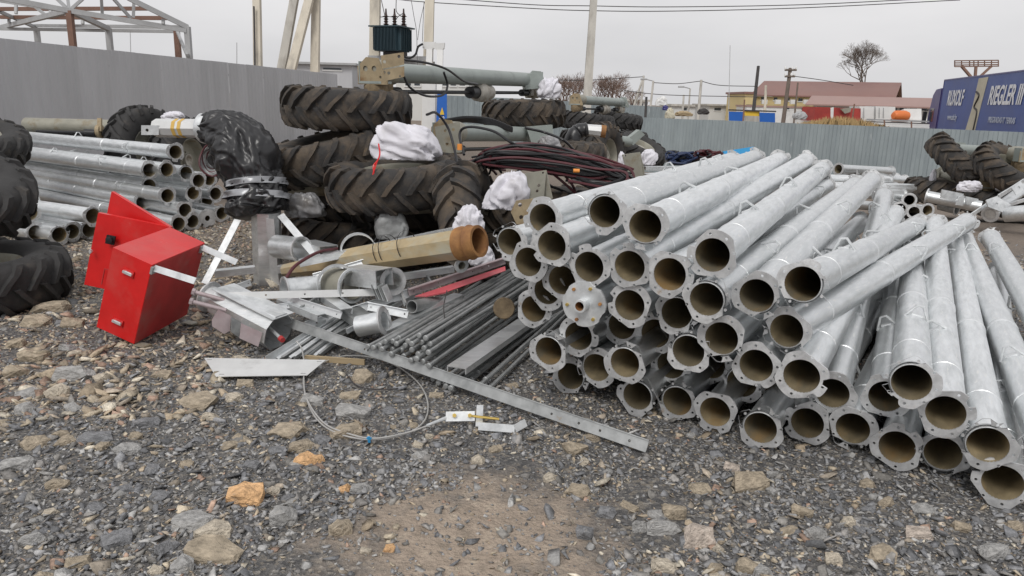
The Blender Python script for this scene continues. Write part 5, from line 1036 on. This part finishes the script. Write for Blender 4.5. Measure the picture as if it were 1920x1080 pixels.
# dry grass
mb = MB(); grn = random.Random(4)
for i in range(1500):
    px = grn.uniform(1494, 1662); hgt = (.10+.42*math.sin((px-1494)/168*math.pi))*grn.uniform(.4, 1.15); a = P(px, 243, grn.uniform(34, 39)); a.z = .35; q = Vector((grn.gauss(0, .12), grn.gauss(0, .1), 0)); w = Vector((.035, 0, 0))
    mb.add([a-w, a+w, a+q*.5+Z*(hgt*.6+.4)+w*.6, a+q+Z*(hgt+.45)], [(0, 1, 2, 3)])
mb.build('dry_grass', 'dry_grass', kind='stuff', label='dry yellow grass standing behind the blue fence', angle=None)
for (px, py, D, w, h, mt, lb, sd_) in ((1240, 192, 33, 22, 18, 'white_paint', 'pale rubbish heap behind the fence corner', 31), (1248, 203, 32, 12, 10, 'cab_blue', 'violet bag in the rubbish behind the fence', 32), (1256, 215, 30, 18, 22, 'tarp_cream', 'beige cloth hanging over the fence top', 33), (1318, 210, 34, 22, 12, 'steel_dark', 'dark bundle in the rubbish behind the fence', 34), (1282, 214, 33, 34, 10, 'wood', 'broken boards lying behind the fence top', 35), (1500, 218, 50, 26, 16, 'frame_grey', 'grey tarp covered heap beside the red container', 36)):
    sack(px, py, D, w, h, lb, sd_, mt, .6, 'rubbish', 'rubbish_heap')
# bare tree and bushes
def tree(px, pyb, D, hgt, label, seed, spread=.55, mt='bark', depth=6, r0=.16, name='bare_tree'):
    rn = random.Random(seed); base = P(px, pyb, D); r = thing(name, label, 'tree' if 'tree' in name else 'bush', base); tr = MB(); cw = MB()
    def grow(p, d, L_, rad, k):
        q = p+d*L_; mid = p.lerp(q, .5)+Vector((rn.gauss(0, 1), rn.gauss(0, 1), 0))*L_*.05
        (tr if k < 2 else cw).tube([p, mid, q], [rad, rad*.85, rad*.7], 5 if k < 3 else 3, False)
        if k >= depth: return
        for _ in range(rn.choice((2, 3, 3)) if k else 4):
            dd = (d+Vector((rn.gauss(0, spread), rn.gauss(0, spread), rn.gauss(.16, spread*.5)))); dd.z = max(dd.z, -.1); dd.normalize(); grow(q, dd, L_*rn.uniform(.64, .82), rad*.66, k+1)
    if 'bush' in name:
        for _ in range(9): grow(base+Vector((rn.gauss(0, .25), rn.gauss(0, .25), -.4)), Vector((rn.gauss(0, .28), rn.gauss(0, .28), 1)).normalized(), hgt*.30, r0*.5, 2)
        tr.tube([base-Z, base+Z*.5], [r0, r0*.6], 5)
    else: grow(base, Z.copy(), hgt*.26, r0, 0)
    tr.build('trunk', 'bark', r); cw.build('crown', mt, r, angle=None)
tree(1612, 206, 105, 9.2, 'spreading bare winter tree behind the brown roof', 21, .5, 'bark', 8, .16)
for (px, py, D, h, sd_) in ((1050, 190, 80, 3.0, 1), (1062, 190, 81, 3.6, 12), (1074, 190, 82, 3.8, 2), (1090, 190, 84, 3.6, 5), (1126, 192, 82, 3.2, 7), (1138, 192, 81, 3.8, 14), (1150, 192, 80, 3.9, 8), (1164, 192, 84, 3.0, 9), (1188, 194, 95, 2.4, 10)):
    tree(px, py, D, h, 'reddish bare bush by the lone tall pole', sd_, .6, 'twig', 6, .09, 'bare_bush')
for o in C.objects:
    if o.name.startswith('bare_bush'): o['group'] = 'bare bushes by the lone tall pole'
# billboard frame
r = thing('billboard_frame', 'bare rusty billboard frame on a post above the truck', 'billboard', P(1828, 165, 70))
for y in (114, 118, 122, 125): mb = MB(); mb.bar(P(1790, y, 70), P(1872, y-1, 70), .1, .06); mb.build('rail', 'frame_brown', r)
for x in (1790, 1803, 1818, 1826, 1834, 1846, 1859, 1872): mb = MB(); mb.bar(P(x, 113, 70.1), P(x, 125, 70.1), .08, .06, RT); mb.build('upright', 'frame_brown', r)
for (a, b_) in (((1830, 124), (1826, 175)), ((1803, 124), (1822, 146)), ((1859, 124), (1836, 145))): mb = MB(); mb.bar(P(*a, 70.1), P(*b_, 70.1), .2, .2, RT); mb.build('post' if a[0] == 1830 else 'brace', 'frame_brown', r)
# ------------------------------------------------------------------ truck with blue curtain trailer
a = P(1771, 153, 42.); b_ = P(1924, 131, 30.5); zb = -.85; A0_ = a.copy(); x = Vector((b_.x-a.x, b_.y-a.y, 0)); x.normalize(); y = Vector((-x.y, x.x, 0))
if y.dot(A0_ - CAM) < 0: y = -y
zt = (a.z+b_.z)/2; TL = 13.6; A = Vector((a.x, a.y, zb))
r = thing('semi_truck', 'blue cab truck with a blue curtain-sided trailer lettered in white behind the fence', 'truck', A)
mb = MB(); mb.boxv(A+Z*1.15, x*TL, y*2.5, Z*(zt-zb-1.15)); tp = mb.build('curtain', 'tarp_blue', r)
mb = MB(); mb.boxv(A+Z*1.0-y*.02, x*TL, y*2.54, Z*.148); mb.boxv(A+Vector((0, 0, zt-zb+.002))-y*.02, x*TL, y*2.54, Z*.06); mb.boxv(A+Z*1.15-y*.02-x*.06, x*.058, y*2.54, Z*(zt-zb-1.1)); mb.build('trailer_frame', 'cab_blue', r)
hT = zt-zb
def tr_pt(px, py):
    d = ray(px, py); t_ = (A-CAM).dot(y)/d.dot(y); return CAM+d*t_
st_ = [tr_pt(1836, 147), tr_pt(1854, 144), tr_pt(1838, 205), tr_pt(1828, 247), tr_pt(1810, 246), tr_pt(1824, 200)]
mb = MB(); m_ = mtx(A-y*.012, x, Z); iv = m_.inverted(); mb.plate([(iv @ p).xy[:] for p in st_][::-1], [], .01, m_); mb.build('cream_stripe', 'tarp_cream', tp)
def tr_text(s_, px, py, hpx, mt, sh=.18, sxx=1.):
    c = tr_pt(px, py)-y*.03; Dq = (c-CAM).dot(FW); text(s_, tp, c, x, Z, hpx*Dq/F*1.38, mt, shear=sh, sx=sxx)
tr_text('RUXOLF', 1792, 185, 28, 'lettering', .15, .72); tr_text('www.uzlc.by', 1786, 220, 11, 'lettering_dim', .1, .8)
tr_text('RIEGLER III', 1885, 180, 36, 'lettering', .25, .80); tr_text('PREGRADAS IT TERRAS', 1878, 226, 11, 'lettering_dim', .1, .95)
mb = MB(); cable(mb, [tr_pt(1832, 172)-y*.03, tr_pt(1837, 180)-y*.03, tr_pt(1828, 200)-y*.03, tr_pt(1833, 210)-y*.03, tr_pt(1826, 245)-y*.03], .05, 6, 5); mb.build('dark_emblem', 'steel_dark', tp)
mb = MB(); cb0 = A-x*2.6+Z*.7; prof = [(0, 0), (0, 1.2), (.25, 2.0), (.55, 2.75), (1.1, 3.05), (2.2, 3.1), (2.2, 0)]
vs = [cb0+x*px_+Z*pz for px_, pz in prof]+[cb0+x*px_+Z*pz+y*2.45 for px_, pz in prof]; k = len(prof)
mb.add(vs, [tuple(range(k)), tuple(range(2*k-1, k-1, -1))]+[(i, (i+1) % k, (i+1) % k+k, i+k) for i in range(k)]); cab = mb.build('cab', 'cab_blue', r, recalc=True, angle=20)
mb = MB(); mb.boxv(cb0+x*.55+Z*1.25-y*.012, x*.8, y*.01, Z*.75); mb.build('side_window', 'glass', cab)
mb = MB(); mb.boxv(cb0-x*.18+Z*.95-y*.25, x*.2, y*.2, Z*.85); mb.tube([cb0+x*.3+Z*1.9-y*.1, cb0-x*.1+Z*1.85-y*.15], .04, 6); mb.build('mirror', 'black_rubber', cab)
mb = MB(); mb.boxv(cb0+x*.1-y*.013+Z*.2, x*1.9, y*.01, Z*.06); mb.build('trim_line', 'white_paint', cab)
for f_ in (-1.9, -.0, 8.2, 9.5, 10.8):
    mb = MB(); c = A+x*f_+Z*.5+y*.2; mb.lathe([(-.15, .2), (-.15, .42), (-.1, .5), (.1, .5), (.15, .42), (.15, .2)], c, y, 24); wo_ = mb.build('wheel', 'black_rubber', r); mb = MB(); mb.lathe([(-.12, .21), (-.05, .18), (-.05, .001)], c, y, 16); mb.build('rim', 'frame_grey', wo_)
# ------------------------------------------------------------------ back of the yard: second heap, coils, drive units by the fence
drive_unit('grey drive beam on the far heap between the big heap and the blue fence', P(1080, 187, 17), P(1165, 192, 19.5), P(1100, 228, 17.5), P(1158, 225, 19.5), (.1, 0, 1), (.14, -.05, 1), 'c', motor=True)
wheel(P(1134, 292, 14.5), (.85, -.5, .1), 'tractor tyre upright behind the cable heap', 'm')
wheel(P(1200, 280, 17.5), (.35, -.3, .9), 'black tractor tyre tilted at the foot of the blue fence')
wheel(P(1105, 262, 16.5), (.0, 0, 1), 'dark tyre beneath the far drive beam'); wheel(P(1165, 262, 18.5), (.0, 0, 1), 'dark tyre under the right end of the far drive beam')
r = pthing('wrapped_elbow', 'smaller black wrapped elbow with a rusty octagonal stub on the far heap', 'pivot elbow', 1085, 330, 12.5)
mb = MB(); pth = smooth_path([P(1102, 243, 12.5), P(1085, 246, 12.5), P(1074, 262, 12.5), P(1074, 300, 12.6)], 8); mb.tube(pth, [.10+.05*abs(noise.noise(Vector((i*.7, 2, 3))))+.05*(i/24) for i in range(len(pth))], 20); mb.build('plastic_wrap', 'black_plastic', r)
mb = MB(); mb.lathe([(0, .09), (.30, .10), (.30, .07)], P(1097, 243, 12.5), RT-UP*.1, 8); mb.build('stub', 'white_steel', r, angle=15); mb = MB(); mb.lathe([(.26, .101), (.34, .101), (.34, .075), (.28, .07)], P(1097, 243, 12.5), RT-UP*.1, 20); mb.build('rusty_collar', 'rust', r)
mb = MB(); pplate(mb, [(1172, 262), (1196, 243), (1206, 252), (1184, 272)], 15, .3, 0, .15); mb.build('end_box', 'grey_paint', origin=P(1190, 258, 15), label='square grey box end sticking out of the far heap', cat='box end'); 
mb = MB(); mb.tube([P(1120, 258, 14.5), P(1180, 266, 15)], .1, 16); mb.build('beam_tube', 'grey_paint', origin=P(1150, 262, 14.8), label='grey tube leading to the square box end', cat='tube')
for (lb, x0, x1, y0, y1, mt, n_, nm) in (('heap of blue-black hoses against the blue fence', 1248, 1310, 284, 308, 'blue_hose', 34, 'hose_heap'), ('heap of dark red hoses beside the blue-black hoses', 1300, 1356, 282, 306, 'dark_red_hose', 26, 'hose_heap')):
    r = pthing(nm, lb, 'hoses', (x0+x1)/2, 330, 14.5)
    for i in range(n_):
        q = [P(U(x0, x1), U(y0, y1), 14.5+U(-.4, .4)) for _ in range(4)]; mb = MB(); cable(mb, q, .022, 5, 5); mb.build('hose', mt if i % 4 else 'black_rubber', r)
r = pthing('blue_sheet', 'bright blue sheet sticking up behind the pipe stack', 'sheet', 1385, 330, 14); mb = MB(); pplate(mb, [(1355, 284), (1413, 275), (1415, 288), (1360, 294)], 11.5, .3, .3, .02); mb.build('sheet', 'sky_blue_sheet', r)
channel('long pale galvanized channel behind the small white sack', P(1206, 312, 12), P(1330, 314, 13.2), .12, .06, mt='galv'); channel('second pale channel below the one by the small white sack', P(1206, 326, 11.6), P(1322, 322, 12.8), .12, .06, mt='galv')
# right-hand drive units near the fence
wheel(P(1798, 309, 12.8), (.60, -.35, .75), 'muddy tractor tyre leaning at the left of the right-hand heap', 'm')
wheel(P(1898, 322, 12.2), (.28, -.45, .85), 'muddy tractor tyre slanting across the right-hand heap', 'm')
drive_unit('grey drive beam with a holed end plate topping the right-hand heap', P(1925, 290, 12.), P(1800, 281, 14.), None, None, Z, Z, motor=True)
wheel(P(1770, 358, 13.2), (0, 0, 1), 'tyre lying flat at the left foot of the right-hand heap', 'm'); wheel(P(1855, 376, 12.6), (.05, -.05, 1), 'tyre lying flat under the white sacks of the right-hand heap', 'm'); wheel(P(1930, 385, 12.4), (0, 0, 1), 'tyre lying flat at the right end of the right-hand heap', 'm')
drive_unit('lower khaki drive beam with rusty end plate in the right-hand heap', P(1850, 340, 12.3), P(1768, 328, 13.8), None, None, Z, Z, motor=False, mats=('khaki', 'khaki_rust'))
sack(1818, 351, 12.0, 44, 22, 'white sack between the beam and low tyre of the right-hand heap', 41); sack(1882, 345, 12, 26, 32, 'grey white sack hanging at the slanting tyre', 42); sack(1750, 331, 13, 10, 26, 'narrow white sack at the left of the right-hand heap', 43)
r = pthing('swing_arm', 'galvanized pipe arm with bolted plates lying before the right-hand heap', 'pipe arm', 1790, 395, 11.3); mb = MB(); mb.tube([P(1738, 368, 11.5), P(1840, 388, 11.1)], .085, 20); mb.build('tube', 'galv', r)
mb = MB(); mb.lathe([(-.01, .06), (-.01, .12), (.01, .12), (.01, .06)], P(1738, 368, 11.5), P(1738, 368, 11.5)-P(1840, 388, 11.1), 16, 0, True); mb.build('flange', 'galv_flange', r)
for (q, y_) in (([(1766, 355), (1806, 363), (1806, 366), (1788, 376), (1763, 371)], .1), ([(1798, 368), (1808, 367), (1805, 386), (1792, 384)], .2), ([(1811, 368), (1834, 373), (1832, 386), (1810, 383)], .1)): mb = MB(); pplate(mb, q, 11.1, y_, 0, .02); mb.build('plate', 'galv_bright', r)
r = pthing('swing_arm', 'galvanized pivot arm with crossed bars before the right-hand heap', 'pipe arm', 1870, 405, 10.8); mb = MB(); mb.tube([P(1856, 402, 10.7), P(1926, 350, 11.3)], .08, 20); mb.build('tube', 'galv', r)
mb = MB(); mb.lathe([(0, .07), (0, .12), (.012, .12), (.03, .08)], P(1856, 402, 10.7), P(1926, 350, 11.3)-P(1856, 402, 10.7), 16); mb.build('flange', 'galv_flange', r)
for (p, q) in (((1820, 404), (1920, 338)), ((1872, 368), (1915, 342)), ((1866, 392), (1930, 372))): mb = MB(); mb.bar(P(*p, 10.7), P(*q, 11.0), .05, .02); mb.build('bar', 'galv_bright', r)
for q in ([(1848, 375), (1868, 368), (1895, 384), (1878, 398), (1852, 388)], [(1896, 352), (1912, 340), (1924, 352), (1905, 366)]): mb = MB(); pplate(mb, q, 10.6, .1, .3, .02, [(sum(k_[0] for k_ in q)/len(q), sum(k_[1] for k_ in q)/len(q), 3)]); mb.build('plate', 'galv_bright', r)
socket('spiral ribbed galvanized pipe end at the foot of the right-hand heap', P(1885, 402, 10.8), P(1940, 398, 10.5), .11, 'galv', .13)
socket('grey pipe stub lying on the ground before the right-hand heap', P(1762, 384, 11.6), P(1795, 392, 11.4), .08, 'galv_dull', .1)
